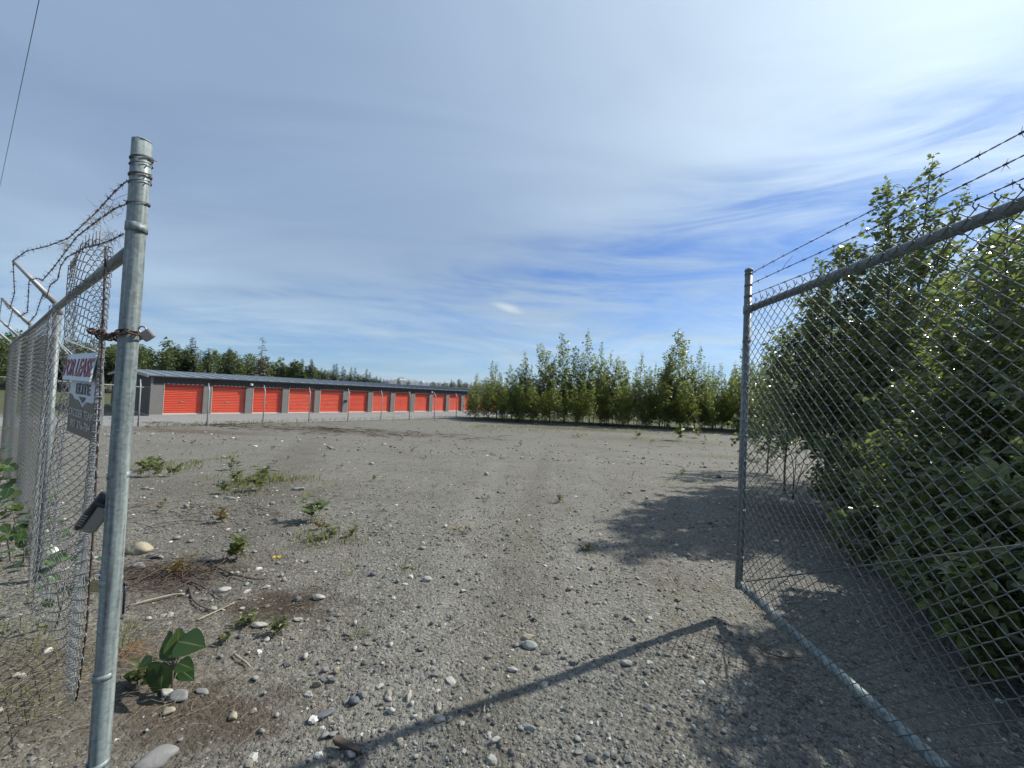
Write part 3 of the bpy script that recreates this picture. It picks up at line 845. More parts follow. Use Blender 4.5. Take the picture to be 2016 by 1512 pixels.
def barbed(P, sag=0.0, step=0.125, r=0.0021, seed=0, twist=True):
    """two twisted strands with four-point barbs along a path"""
    P = np.array(P, float); rng = np.random.default_rng(seed); b = Buf()
    seg = np.linalg.norm(np.diff(P, axis=0), axis=1); L = np.concatenate([[0], np.cumsum(seg)])
    n = max(8, int(L[-1] / 0.022)); s = np.linspace(0, L[-1], n)
    C = np.column_stack([np.interp(s, L, P[:, i]) for i in range(3)])
    for _ in range(3): C[1:-1] = 0.25 * C[:-2] + 0.5 * C[1:-1] + 0.25 * C[2:]
    T = np.gradient(C, axis=0); T /= np.linalg.norm(T, axis=1)[:, None]
    A = np.cross(T, [0.3, 0.2, 0.93]); A /= np.linalg.norm(A, axis=1)[:, None]; B = np.cross(T, A)
    for ph in (0, math.pi):
        a = s / 0.045 * math.pi + ph
        Q = C + 0.0022 * (np.cos(a)[:, None] * A + np.sin(a)[:, None] * B)
        b.tube(Q, r * 0.8, 4, caps=False)
    k = rng.uniform(0.02, step)
    while k < L[-1]:
        i = min(n - 2, int(k / L[-1] * (n - 1))); c = C[i]
        for q in range(4):
            d = rng.normal(size=3); d -= T[i] * np.dot(d, T[i]) * 0.5; d /= np.linalg.norm(d)
            b.tube([c - d * 0.004, c + d * rng.uniform(0.016, 0.024)], [r * 0.8, r * 0.3], 4)
        # the coil of the barb
        for q in range(2): b.tube([c - T[i] * 0.007, c + T[i] * 0.007], r * 2.1, 5)
        k += step * rng.uniform(0.85, 1.15)
    return b


# ------------------------------------------------------------------ open gate leaf on the right
def build_gate():
    dirg = np.array([34 / 765.0, 1.0]); dirg /= np.linalg.norm(dirg)
    c = np.array([1.83, 3.05]); LEAF = 3.9
    E = c - dirg * LEAF
    root = empty('chain_link_gate', (float(c[0]), float(c[1]), 0)); tag(root, 'open chain link gate leaf swung inward, topped by three barbed wires', 'gate')
    o0 = np.array([c[0], c[1], 0.0])
    def L(s, z, n=0.0):          # s along the leaf away from its free end; local coords
        return np.array([-dirg[0] * s - dirg[1] * n, -dirg[1] * s + dirg[0] * n, z])
    zb, zt = 0.215, 2.35
    b = Buf(); b.tube([L(0, 0.18), L(0, 1.3), L(0, 2.66)], 0.0265, 16); b.obj('upright', M_RAIL, root, True)
    b = Buf(); b.tube([L(0, 2.655), L(0, 2.672), L(0, 2.683)], [0.030, 0.029, 0.012], 14); b.obj('cap', M_RAIL, root, True)
    b = Buf(); b.tube([L(LEAF, 0.05), L(LEAF, 2.66)], 0.0265, 12); b.obj('upright', M_RAIL, root, True)
    b = Buf(); b.tube([L(0.02, zt), L(1, zt + .003), L(2, zt - .004), L(LEAF, zt)], 0.0255, 16); b.obj('top_rail', M_RAIL, root, True)
    b = Buf(); b.tube([L(0.02, zb), L(1.2, zb - .004), L(2.4, zb + .003), L(LEAF, zb)], 0.0275, 16); b.obj('bottom_rail', M_POST, root, True)
    rod = Buf(); rod.tube([L(0.03, zb + .03, -.034), L(LEAF - .1, zt - .03, -.034)], 0.0045, 6); rod.obj('truss_rod', M_WIRE_R, root, True)
    # fabric: on the near side of the frame
    def surf(U, V):
        z = zt + 0.048 - V
        s = U
        n = 0.033 + 0.012 * (vnoise(s * 1.3, z * 1.3, 21) - .5)
        P = np.column_stack([-dirg[0] * s - dirg[1] * n, -dirg[1] * s + dirg[0] * n, z])
        N = np.tile(np.array([-dirg[1], dirg[0], 0.0]), (len(U), 1))
        return P, N
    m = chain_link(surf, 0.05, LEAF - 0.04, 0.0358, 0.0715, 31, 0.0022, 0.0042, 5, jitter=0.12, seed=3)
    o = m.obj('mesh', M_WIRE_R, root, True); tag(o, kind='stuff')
    # twisted selvage ends sticking up over the top rail
    b = Buf(); rng = np.random.default_rng(5); n = int((LEAF - .1) / 0.0715)
    for k in range(n):
        s = 0.05 + (k + 0.5) * 0.0715; h = rng.uniform(0.012, 0.026); z0 = zt + 0.048
        b.tube([L(s + .012, z0 - .02, .033), L(s, z0, .033), L(s + rng.normal() * .003, z0 + h * .6, .033), L(s - .01 + rng.normal() * .006, z0 + h, .033)], 0.0024, 5)
    b.obj('selvage', M_WIRE_R, root, True)
    # tension bar and bands on the free upright
    b = Buf(); b.box((-.003, -.009, 0.22), (.003, .009, 2.33), ((np.eye(3)), L(0.045, 0, .02))); b.obj('tension_bar', M_RAIL, root)
    for z in (0.42, 0.78, 1.16, 1.36, 1.74, 2.10):
        b = Buf(); b.tube([L(0, z - .011), L(0, z + .011)], 0.0295, 16); b.box((-.02, -.003, z - .011), (.02, .003, z + .011), (np.eye(3), L(0.035, 0, .008))); b.obj('tension_band', M_RAIL, root, True)
    b = Buf(); b.tube([L(0, zt - .03), L(0, zt + .03)], 0.031, 16); b.tube([L(0.02, zt), L(0.11, zt)], 0.0285, 14); b.obj('corner_fitting', M_RAIL, root, True)
    # barbed wire
    for i, z in enumerate((2.63, 2.54, 2.452)):
        P = [L(s, z + 0.006 * math.sin(s * 3 + i) - 0.02 * math.sin(math.pi * min(1, s / LEAF)), 0.0) for s in np.linspace(0.02, LEAF, 24)]
        bb = barbed(P, seed=30 + i); bb.tube([L(0, z - .008), L(0, z + .008)], 0.0285, 12)
        bb.obj('barbed_wire', M_BARB, root)
    # loose tie wire at the second strand
    b = Buf(); b.tube([L(0.42, 2.54), L(0.52, 2.535, .05), L(0.7, 2.525, .12)], 0.0014, 4); b.obj('tie_wire', M_BARB, root)


build_gate()

# ------------------------------------------------------------------ left fence, gate post, chain, sign, lock box
FD = np.array([-0.807, 0.59]); FN = np.array([-0.59, -0.807])       # along the fence; toward the camera side
FP = np.array([-1.49, 1.50])


def FL(t, n, z): return np.array([FP[0] + FD[0] * t + FN[0] * n, FP[1] + FD[1] * t + FN[1] * n, z])


def build_gate_post():
    g = gzs(*FP)
    root = empty('gate_post', (float(FP[0]), float(FP[1]), g)); tag(root, 'tall weathered galvanised gate post wrapped with wire and bands', 'post')
    H = 2.52 - g
    b = Buf(); R = 0.0305
    zz = np.linspace(-0.1, H, 14)
    b.tube([(0.004 * math.sin(z * 2), 0.003 * math.cos(z * 3), z) for z in zz], R, 24)
    b.tube([(0, 0, H - 0.002), (0, 0, H + 0.004)], [R * 0.94, R * 0.8], 20)
    b.obj('tube', M_POST, root, True)
    def ring(z, h, rr, name, m, tilt=0.0):
        b = Buf(); n = 28; a = np.arange(n) * 2 * math.pi / n
        ro, ri = rr, R * 0.98
        V = []
        for (rad, dz) in ((ri, -h / 2), (ro, -h / 2), (ro, h / 2), (ri, h / 2)):
            for x in a: V.append((rad * math.cos(x), rad * math.sin(x), z + dz + tilt * math.cos(x) * rad))
        q = [[k * n + i, k * n + (i + 1) % n, (k + 1) * n + (i + 1) % n, (k + 1) * n + i] for k in range(3) for i in range(n)]
        b.add(V, q); b.box((-.012, -.004, z - h / 2), (.012, .004, z + h / 2), (np.array([[FD[0], -FD[1], 0], [FD[1], FD[0], 0], [0, 0, 1]]), np.array([FD[0] * (R + .012), FD[1] * (R + .012), 0])))
        return b.obj(name, m, root, True)
    def zpx(py): return float(on_ray(268 - (py - 480) * 0.075, py, FP[1])[2]) - g
    ring(zpx(449), 0.032, R + 0.0032, 'tension_band', M_POST)
    for py in (935, 1143, 1328, 1503): ring(zpx(py), 0.022, R + 0.0028, 'tension_band', M_POST, 0.06)
    for (py, turns, tl) in ((316, 2.1, .25), (327, 1.0, .25), (349, 2.0, .2), (362, 1.0, .3), (404, 1.7, .25)):
        b = Buf(); n = int(24 * turns); a = np.linspace(0, turns * 2 * math.pi, n); z = zpx(py)
        P = [((R + .003) * math.cos(x), (R + .003) * math.sin(x), z + tl * R * math.cos(x - .6) + .004 * x / 6.3) for x in a]
        P.append((P[-1][0] * 1.35, P[-1][1] * 1.35, P[-1][2] - .003)); b.tube(P, 0.0021, 5, ref=(0, 0, 1)); b.obj('wire_wrap', M_BARB, root, True)


build_gate_post()


def fence_fold(t, z):
    """sideways waves of the slack fabric (toward the camera side)"""
    slack = sst(t, 2.9, 1.6)
    w = 0.035 * np.sin(t * 9.0 + 0.6 * z) * sst(t, 2.7, 2.3) * sst(t, 1.3, 1.7)
    push = -0.10 * np.exp(-((z - 1.42) / 0.5) ** 2) * np.exp(-((t - 1.1) / 0.40) ** 2)
    return 0.030 + push + slack * (0.02 * np.sin(t * 5.0 + z * 0.9)) + w


def build_left_fence():
    root = empty('chain_link_fence', (float(FP[0]), float(FP[1]), 0)); tag(root, 'sagging bright chain link fence with loose torn corner beside the gate post', 'fence')
    O = np.array([FP[0], FP[1], 0.0])
    def Q(t, n, z): return FL(t, n, z) - O
    ZR = 2.10
    TS = [2.55, 5.1, 7.65, 10.2]
    b = Buf(); tt = np.linspace(0.03, 10.25, 30); b.tube([Q(t, 0, ZR + 0.008 * math.sin(t)) for t in tt], 0.021, 12); b.obj('top_rail', M_RAIL, root, True)
    for t in TS:
        g = gzs(*FL(t, 0, 0)[:2]); b = Buf(); b.tube([Q(t, 0, g - .1), Q(t, 0, 1.0), Q(t, 0, ZR - .02)], 0.024, 12); b.obj('line_post', M_RAIL, root, True)
        # angled arm carrying the barbed wire, leaning out of the lot
        b = Buf(); a0 = Q(t, 0, ZR + .02); a1 = Q(t, 0.23, ZR + .30)
        d = a1 - a0; b.tube([a0, a0 + d * .5, a1], [0.021, 0.016, 0.010], 10); b.tube([Q(t, 0, ZR - .05), Q(t, 0, ZR + .03)], 0.03, 12); b.obj('arm', M_PALEPOST, root, True)
    # loose panel by the gate post: opened-up fabric that rides over the rail
    def top_of(t): return np.interp(t, [0.3, 0.45, 0.75, 0.95, 1.25, 1.5, 1.62, 1.8, 2.4, 14], [2.14, 2.17, 2.27, 2.30, 2.25, 2.25, 2.16, 2.06, 2.06, 2.06])
    def bot_of(t): return np.interp(t, [0.3, 0.8, 1.5, 2.4, 2.8, 14], [0.27, 0.17, 0.09, 0.02, 0.03, 0.03])
    def bulge(t, z):
        return fence_fold(t, z)
    def edge_t(z): return np.interp(z, [.2, .4, .6, 1.0, 1.5, 1.9, 2.16], [.30, .21, .16, .17, .24, .31, .37])
    def surf1(U, V):
        zt = top_of(U); zb = bot_of(U); f = V / 2.12
        z = zt + (zb - zt) * np.clip(f, 0, 1.0)
        et = edge_t(z); U = et + (U - .40) / (1.52 - .40) * (1.52 - et)
        n = bulge(U, z)
        z = z + 0.02 * np.sin(U * 7 + 1.0) * np.sin(f * 5)
        P = np.column_stack([FD[0] * U + FN[0] * n, FD[1] * U + FN[1] * n, z])
        N = np.tile(np.array([FN[0], FN[1], 0.0]), (len(U), 1)); return P, N
    m = chain_link(surf1, 0.40, 1.52, 0.0622, 0.0530, 40, 0.0019, 0.0085, 5, jitter=0.35, seed=11)
    o = m.obj('loose_mesh', M_WIRE_L, root, True); tag(o, kind='stuff')
    def surf2(U, V):
        zt = top_of(U); g = gz(FP[0] + FD[0] * U, FP[1] + FD[1] * U); zb = g + 0.03; f = V / 2.10
        z = zt + (zb - zt) * f; n = bulge(U, z)
        P = np.column_stack([FD[0] * U + FN[0] * n, FD[1] * U + FN[1] * n, z])
        N = np.tile(np.array([FN[0], FN[1], 0.0]), (len(U), 1)); return P, N
    m = chain_link(surf2, 1.57, 5.1, 0.0400, 0.0840, 25, 0.0014, 0.005, 4, jitter=0.25, seed=12)
    o = m.obj('mesh', M_WIRE_L, root, True); tag(o, kind='stuff')
    m = chain_link(surf2, 5.14, 10.2, 0.052, 0.1050, 20, 0.0012, 0.003, 3, seed=13)
    o = m.obj('mesh', M_WIRE_L, root, True); tag(o, kind='stuff')
    # frayed upper ends
    b = Buf(); rng = np.random.default_rng(8)
    for t in np.arange(0.72, 1.6, 0.06):
        z0 = float(top_of(t)); n0 = float(fence_fold(np.array(t), z0)); b.tube([Q(t, n0, z0 - .03), Q(t - .01, n0, z0), Q(t + rng.normal() * .01, n0, z0 + rng.uniform(.02, .05))], 0.0021, 5)
    b.obj('selvage', M_RUSTW, root, True)
    # rusty tension bar along the free edge
    n0 = 0.035
    b = Buf(); b.tube([Q(float(edge_t(z)) - .005, n0, z) for z in (2.16, 1.9, 1.7, 1.5, 1.25, 1.0, .8, .6, .4, .26)], 0.0036, 8); b.obj('tension_bar', M_RUST, root, True)
    b = Buf()
    for z in np.arange(0.35, 2.1, 0.106): b.tube([Q(float(edge_t(z)) + .005, n0 + .007, z + .02), Q(float(edge_t(z)) - .02, n0, z + .012), Q(float(edge_t(z)) - .023, n0, z - .008), Q(float(edge_t(z)) + .005, n0 - .007, z - .02)], 0.0019, 5)
    b.obj('edge_loops', M_WIRE_L, root, True)
    # barbed strands: slack between the post and the arms
    def pix(px, py, t):
        p = FL(t, 0, 0); d = dir_of(px, py); k = p[1] / d[1]; q = CAMP + d * k; return q - O
    # heights are read along the run, sideways offset grows toward the arm's tip
    S = {
        'a': [(0.03, .03, 2.36), (0.22, .035, 2.37), (0.6, .05, 2.355), (1.05, .09, 2.315), (1.5, .13, 2.345), (2.0, .19, 2.385), (2.55, .23, 2.40), (3.0, .20, 2.22), (3.8, .2, 2.16), (5.1, .23, 2.40), (6.3, .22, 2.26), (7.65, .23, 2.40)],
        'b': [(0.03, .03, 2.265), (0.2, .035, 2.29), (0.5, .05, 2.30), (0.95, .07, 2.31), (1.2, .08, 2.285), (1.55, .10, 2.235), (1.95, .12, 2.20), (2.2, .12, 2.25), (2.55, .15, 2.28), (2.75, .14, 2.2), (3.2, .12, 2.10), (4.2, .13, 2.14), (5.1, .15, 2.28), (6.4, .14, 2.18), (7.65, .15, 2.28)],
        'c': [(0.03, .03, 2.15), (0.25, .03, 2.17), (0.55, .04, 2.20), (0.85, .05, 2.24), (1.45, .06, 2.29), (1.62, .07, 2.26), (1.70, .07, 2.19), (1.9, .07, 2.20), (2.2, .07, 2.215), (2.42, .07, 2.14), (2.55, .08, 2.19), (2.9, .07, 2.18), (3.3, .07, 2.09), (4.2, .07, 2.08), (5.1, .08, 2.19)],
    }
    for i, k in enumerate(S):
        P = [Q(*p) for p in S[k]]
        barbed(P, seed=50 + i, step=0.11).obj('barbed_wire', M_BARB, root)
    # wads of dry grass caught in the wire
    for (t, n, z, sz) in ((0.33, .04, 2.30, .05), (0.62, .05, 2.315, .045), (0.3, .035, 2.185, .04), (1.15, .09, 2.30, .04)):
        b = Buf()
        for _ in range(26):
            c = Q(t + rng.normal() * sz * 1.6, n + rng.normal() * .012, z + rng.normal() * .008); d = rng.normal(size=3) * sz * 0.6; d[2] -= sz * .3
            b.tube([c - d * .5, c + d * .2 + rng.normal(size=3) * .006, c + d * .7], 0.0007, 3, caps=False)
        o = b.obj('caught_grass', M_DEADGRASS, root); tag(o, kind='stuff')


M_RUSTW = mat('rusted_wire', simple((0.15, 0.125, 0.115), 0.6, 0.5, 60, 0.35))
M_DEADGRASS = mat('dead_grass_wad', simple((0.22, 0.19, 0.15), 0.9, 0, 60, 0.5))
build_left_fence()


def chain_links(b, pts, ll=0.034, lw=0.011, r=0.0033):
    pts = np.array(pts, float); seg = np.linalg.norm(np.diff(pts, axis=0), axis=1); L = np.concatenate([[0], np.cumsum(seg)])
    n = max(2, int(L[-1] / (ll * 0.74)))
    for k in range(n):
        s = (k + .5) / n * L[-1]; e = 1e-3
        c = np.array([np.interp(s, L, pts[:, i]) for i in range(3)])
        c2 = np.array([np.interp(s + .01, L, pts[:, i]) for i in range(3)]); c1 = np.array([np.interp(s - .01, L, pts[:, i]) for i in range(3)])
        T = c2 - c1; T /= np.linalg.norm(T); A = np.cross(T, (0, 0, 1)); A /= np.linalg.norm(A) + 1e-9; B = np.cross(T, A)
        X = A if k % 2 else B; X = X * .85 + (B if k % 2 else A) * .5; X /= np.linalg.norm(X)
        a = np.linspace(0, 2 * math.pi, 13)[:-1]
        P = [c + T * (ll / 2 - lw) * np.sign(math.cos(x)) * (1 if abs(math.cos(x)) > .05 else 0) + T * lw * math.cos(x) + X * lw * math.sin(x) for x in a]
        b.tube(P, r, 6, ref=np.cross(T, X), closed=True)


def padlock(name, c, ax, side, size, m_body, m_sh, label, shh=1.0):
    """body hanging along ax from the shackle; side = width direction"""
    root = empty(name, tuple(float(q) for q in c)); tag(root, label, 'padlock')
    ax = np.array(ax, float); ax /= np.linalg.norm(ax); sd = np.array(side, float); sd -= ax * np.dot(ax, sd); sd /= np.linalg.norm(sd); th = np.cross(ax, sd)
    b = Buf(); w, h, t = size, size * 0.9, size * 0.36; bev = size * .09
    R = np.column_stack([sd, th, ax])
    prof = [(-w / 2 + bev, -t / 2), (w / 2 - bev, -t / 2), (w / 2, -t / 2 + bev), (w / 2, t / 2 - bev), (w / 2 - bev, t / 2), (-w / 2 + bev, t / 2), (-w / 2, t / 2 - bev), (-w / 2, -t / 2 + bev)]
    V = []
    for (z, k) in ((0, .9), (bev, 1), (h - bev, 1), (h, .9)):
        for (x, y) in prof: V.append((x * k, y * k, z))
    V = np.array(V) @ R.T; n = 8
    q = [[k * n + i, k * n + (i + 1) % n, (k + 1) * n + (i + 1) % n, (k + 1) * n + i] for k in range(3) for i in range(n)]
    tr = [[0, i + 1, i] for i in range(1, n - 1)] + [[3 * n, 3 * n + i, 3 * n + i + 1] for i in range(1, n - 1)]
    b.add(V, q, tr); b.obj('body', m_body, root)
    b = Buf(); rr = w * .3; P = [np.array([rr, 0, 0.004])] + [np.array([rr * math.cos(a), 0, -(rr * shh) - rr * math.sin(a)]) for a in np.linspace(0, math.pi, 11)] + [np.array([-rr, 0, .004])]
    b.tube(np.array(P) @ R.T, size * 0.075, 8, ref=th); b.obj('shackle', m_sh, root, True)
    return root


def build_chain():
    root = empty('rusty_chain', tuple(float(q) for q in FP) + (0,)); tag(root, 'rusty steel chain looped round the gate post and the fence edge', 'chain')
    O = np.array([FP[0], FP[1], 0.0])
    z0 = float(on_ray(262, 655, FP[1])[2])
    b = Buf(); R = 0.0385
    view = -np.array([FP[0], FP[1]]) / np.linalg.norm(FP); a0 = math.atan2(view[1], view[0])
    # front half of the loop, then both runs to the tension bar
    loop = [np.array([R * math.cos(a0 + x), R * math.sin(a0 + x), z0 - 0.006 * abs(x)]) for x in np.linspace(1.75, -1.9, 12)]
    bar = FL(0.29, 0.05, z0 + .012) - O
    start = loop[-1]; end = loop[0]
    P = [bar, bar * .6 + end * .4 + np.array([0, 0, -.012]), end] + []
    pts = [bar, (bar + loop[-1]) / 2 + np.array([0, 0, -.014])] + loop[::-1] + [(bar + loop[0]) / 2 + np.array([0, 0, -.02]), bar + np.array([0, 0, -.02])]
    chain_links(b, pts, 0.042, 0.0125, 0.0038)
    tw = [bar + np.array([0.02 * math.cos(a), 0.02 * math.sin(a), 0.006 * math.sin(2 * a)]) for a in np.linspace(0, 6.28, 9)[:-1]]
    chain_links(b, tw + [tw[0]], 0.03, 0.011, 0.0038)
    b.obj('links', M_RUST, root, True)
    e = on_ray(283, 652, FP[1] - 0.03); dn = on_ray(299, 670, FP[1] - 0.02)
    padlock('padlock', e, dn - e, UPV + RT * .8, 0.040, M_LOCK, M_LOCK, 'small steel padlock on the rusty chain at the right of the gate post', .6)


build_chain()


def text_mesh(body, mat_, name, parent, M4, sx=1.0, size=1.0, ext=0.001, bold=0.0, align='CENTER'):
    cu = bpy.data.curves.new('t', 'FONT'); cu.body = body; cu.size = size; cu.extrude = ext; cu.offset = bold; cu.align_x = align; cu.align_y = 'CENTER'; cu.resolution_u = 3
    o = bpy.data.objects.new('t', cu); COL.objects.link(o)
    dg = bpy.context.evaluated_depsgraph_get(); me = bpy.data.meshes.new_from_object(o.evaluated_get(dg))
    bpy.data.objects.remove(o); bpy.data.curves.remove(cu)
    me.name = name; me.materials.clear(); me.materials.append(mat_)
    me.transform(Matrix.Diagonal((sx, 1, 1, 1)))
    p = link(name, me, parent); p.matrix_local = M4
    return p


def build_sign():
    # board corners: near (right) edge and far (left) edge
    Yr, Yl = 1.83, 2.16
    tr = on_ray(195, 691, Yr); br = on_ray(192, 867, Yr); tl = on_ray(138, 704, Yl); bl = on_ray(137, 851, Yl)
    O = (tr + br + tl + bl) / 4
    ex = ((tr + br) - (tl + bl)) / 2; W = np.linalg.norm(ex[:2]); ex = np.array([ex[0], ex[1], 0]); ex /= np.linalg.norm(ex)
    ez = np.array([0, 0, 1.0]); ey = np.cross(ez, ex)      # ey points away from camera side?
    if np.dot(ey, O - CAMP) < 0: ey = -ey
    Hh = ((tr[2] - br[2]) + (tl[2] - bl[2])) / 2
    nrm = -ey
    # text frame: x along board as read by the viewer, y up, z toward the viewer
    xr = np.cross(ez, nrm); 
    R = Matrix(((xr[0], ez[0], nrm[0], O[0]), (xr[1], ez[1], nrm[1], O[1]), (xr[2], ez[2], nrm[2], O[2]), (0, 0, 0, 1)))
    root = empty('lease_sign'); root.matrix_world = R; tag(root, 'white and brown FOR LEASE sign tied to the left fence with string', 'sign')
    w2, h2 = W / 2, Hh / 2
    b = Buf(); b.box((-w2, -h2, -0.006), (w2, h2, 0.0)); b.obj('board', M_SIGNW, root)
    # brown lower field with a jagged ridge line and a white notch; f = fraction of the board height from the top
    def yf(f): return h2 - f * Hh
    ridge = [(-w2, .50), (-w2 * .80, .515), (-w2 * .62, .565), (-w2 * .32, .57), (-w2 * .20, .595), (0.01, .66), (w2 * .20, .60), (w2 * .34, .575), (w2 * .66, .58), (w2 * .84, .55), (w2 - .012, .555)]
    V = [(x, yf(f), 0.0022) for x, f in ridge] + [(x, -h2, 0.0022) for x, f in ridge]; n = len(ridge)
    b = Buf(); b.add(V, [[i + n, i + n + 1, i + 1, i] for i in range(n - 1)]); b.obj('brown_field', M_SIGNB, root)
    b = Buf(); b.add([(-.07, yf(.525), .003), (.075, yf(.525), .003), (0.012, yf(.60), .003)], None, [[0, 2, 1]]); b.obj('chevron', M_INK, root)
    T = Matrix.Translation
    text_mesh('ELITE', M_INK, 'lettering', root, T((0, yf(.435), 0.003)), 1.75, 0.075, .0005, .0018)
    for (x0, x1) in ((-.12, -.045), (.02, .10)):
        b = Buf(); b.box((x0, yf(.372), .001), (x1, yf(.355), .003)); b.obj('lettering', M_INK, root)
    text_mesh('CROZIER TEAM', M_SILVER, 'lettering', root, T((-0.005, yf(.735), 0.004)), 1.35, 0.056, .0005, .0006)
    text_mesh('907 376-784', M_SILVER, 'lettering', root, T((0.0, yf(.875), 0.004)), 1.5, 0.056, .0005, .0006)
    # rider panel hinged at the top, its lower edge kicked forward
    rh = 0.335 * Hh; kick = math.radians(7)
    fr = Matrix.Translation((-0.012, h2 + 0.004, 0.008)) @ Matrix.Rotation(-kick, 4, 'X')
    b = Buf(); b.box((-w2, -rh, 0.0), (w2, 0.0, 0.006)); r = b.obj('rider_panel', M_SIGNW, root); r.matrix_local = fr
    text_mesh('FOR LEASE', M_NAVY, 'lettering', r, T((0.004, -rh * .55 - .002, 0.0072)), 1.04, 0.122, .0003, .003)
    text_mesh('FOR LEASE', M_RED, 'lettering', r, T((0, -rh * .55, 0.0082)), 1.04, 0.122, .0003, .002)
    for (x, y) in ((-w2 + .03, -.015), (w2 - .03, -.015)):
        b = Buf(); b.tube([(x, y, .0058), (x, y, .0068)], .006, 10); b.obj('grommet', M_LOCK, r)
    # string ties
    def loc(p): return np.array(R.inverted() @ Vector(p))
    b = Buf()
    A = loc(on_ray(108, 655, 2.42)); 
    for (x, y) in ((-w2 * .7, h2), (-w2 * .62, h2 - .005), (w2 * .8, h2 + .01), (w2 * .86, h2 + .012), (-w2 * .75, h2 - .02)):
        e = np.array([x, y, 0.012]); m = (A + e) / 2 + np.array([0, random.uniform(-.01, .006), .01]); b.tube([A, m, e], 0.0013, 5)
    a = np.linspace(0, 6.2, 12); b.tube([(w2 * .93 + .018 * math.cos(q), h2 + .012 + .014 * math.sin(q), .012 * math.sin(q)) for q in a], 0.0014, 5)
    b.tube([(-w2 * .7, h2 + .03, .012), (0, h2 + .035, .016), (w2 * .9, h2 + .022, .012)], 0.0013, 5)
    b.obj('string', M_STRING, root, True)


build_sign()


def build_lockbox():
    Y = 1.49
    top = on_ray(203, 992, Y); bot = on_ray(166, 1042, Y + 0.03)
    ax = bot - top; Ln = np.linalg.norm(ax); ax /= Ln
    view = top - CAMP; view /= np.linalg.norm(view)
    sd = np.cross(ax, view); sd /= np.linalg.norm(sd)          # across the box in the picture
    if np.dot(sd, RT) < 0: sd = -sd                            # grey side is to the right
    dp = np.cross(ax, sd)
    if np.dot(dp, view) < 0: dp = -dp
    root = empty('lock_box', tuple(float(q) for q in top)); tag(root, 'black and grey key lock box hanging beside the gate post', 'lock box')
    R = np.column_stack([sd, dp, ax])
    def shell(x0, x1, d0, d1, l0, l1, bev, m, name, taper=1.0):
        prof = [(x0 + bev, d0), (x1 - bev, d0), (x1, d0 + bev), (x1, d1 - bev), (x1 - bev, d1), (x0 + bev, d1), (x0, d1 - bev), (x0, d0 + bev)]
        cx, cy = (x0 + x1) / 2, (d0 + d1) / 2; V = []
        lv = [(l0, .86), (l0 + bev, 1), ((l0 + l1) / 2, 1), (l1 - bev * 2.5, .97 * taper), (l1, .74 * taper)]
        for (z, k) in lv:
            for (x, y) in prof: V.append((cx + (x - cx) * k, cy + (y - cy) * k, z))
        V = np.array(V) @ R.T; n = 8
        q = [[k * n + i, k * n + (i + 1) % n, (k + 1) * n + (i + 1) % n, (k + 1) * n + i] for k in range(len(lv) - 1) for i in range(n)]
        b = Buf(); e = (len(lv) - 1) * n
        b.add(V, q, [[0, i + 1, i] for i in range(1, n - 1)] + [[e, e + i, e + i + 1] for i in range(1, n - 1)])
        return b.obj(name, m, root, False)
    shell(-0.012, 0.036, -0.018, 0.05, 0.002, Ln * 1.02, 0.008, M_GREYPL, 'body')
    shell(-0.030, -0.009, -0.022, 0.05, -0.006, Ln * 1.0, 0.006, M_BLACK, 'front_cover')
    shell(-0.028, 0.040, -0.020, 0.045, -0.016, 0.010, 0.004, M_BLACK, 'top_cap')
    b = Buf(); V = np.array([[.012, -.0215, -.012], [.034, -.0215, -.013], [.033, -.0215, .0], [.013, -.0215, -.001]]) @ R.T; b.add(V, [[0, 1, 2, 3], [3, 2, 1, 0]][:1]); b.box((.014, -.026, -.012), (.033, -.02, -.002), (R, np.zeros(3))); b.obj('latch', M_CHROME, root)
    # small pale keys on the cover
    b = Buf()
    for i in range(5):
        z = Ln * (.34 + .09 * i); b.box((-.027, -.0245, z), (-.014, -.0221, z + .0055), (R, np.zeros(3)))
    b.obj('cover_marks', M_GREYPL, root)
    b = Buf(); e = on_ray(224, 965, Y) - top
    P = [np.array([.012, 0, -.012]) @ R.T, e * .55 + np.array([0, 0, .012]), e, e * .6 + np.array([.012, 0, -.004]), np.array([.03, .01, -.012]) @ R.T]
    b.tube(P, 0.0075, 8); b.obj('shackle', M_BLACK, root, True)


build_lockbox()


def build_lower_lock():
    root = empty('dark_chain', (float(FP[0]), float(FP[1]), 0)); tag(root, 'dark blue chain hanging down behind the left edge of the gate post', 'chain')
    O = np.array([FP[0], FP[1], 0.0]); b = Buf()
    pts = [on_ray(222, 1040, FP[1] + .05) - O, on_ray(212, 1085, FP[1] + .04) - O, on_ray(205, 1120, FP[1] + .03) - O, on_ray(200, 1138, FP[1] + .02) - O]
    chain_links(b, pts, 0.036, 0.012, 0.0042); b.obj('links', M_DARKCHAIN, root, True)
    e = on_ray(193, 1142, FP[1] + .02); d = on_ray(190, 1178, FP[1] + .02)
    padlock('padlock', e, d - e, RT - UPV * .15, 0.048, M_BRASS, M_CHROME, 'dull brass padlock hanging low at the left of the gate post', .5)
    r2 = empty('steel_bolt', (float(FP[0]), float(FP[1]), 0)); tag(r2, 'dark rod behind the right edge of the gate post above the ground', 'rod')
    b = Buf(); b.tube([on_ray(246, 1150, FP[1] + .03) - O, on_ray(245, 1170, FP[1] + .03) - O, on_ray(242, 1208, FP[1] + .03) - O], 0.004, 8); b.obj('shaft', M_DARKCHAIN, r2, True)
    b = Buf(); b.tube([on_ray(246, 1146, FP[1] + .03) - O, on_ray(246, 1153, FP[1] + .03) - O], 0.005, 8); b.obj('head', M_DARKCHAIN, r2, True)


build_lower_lock()


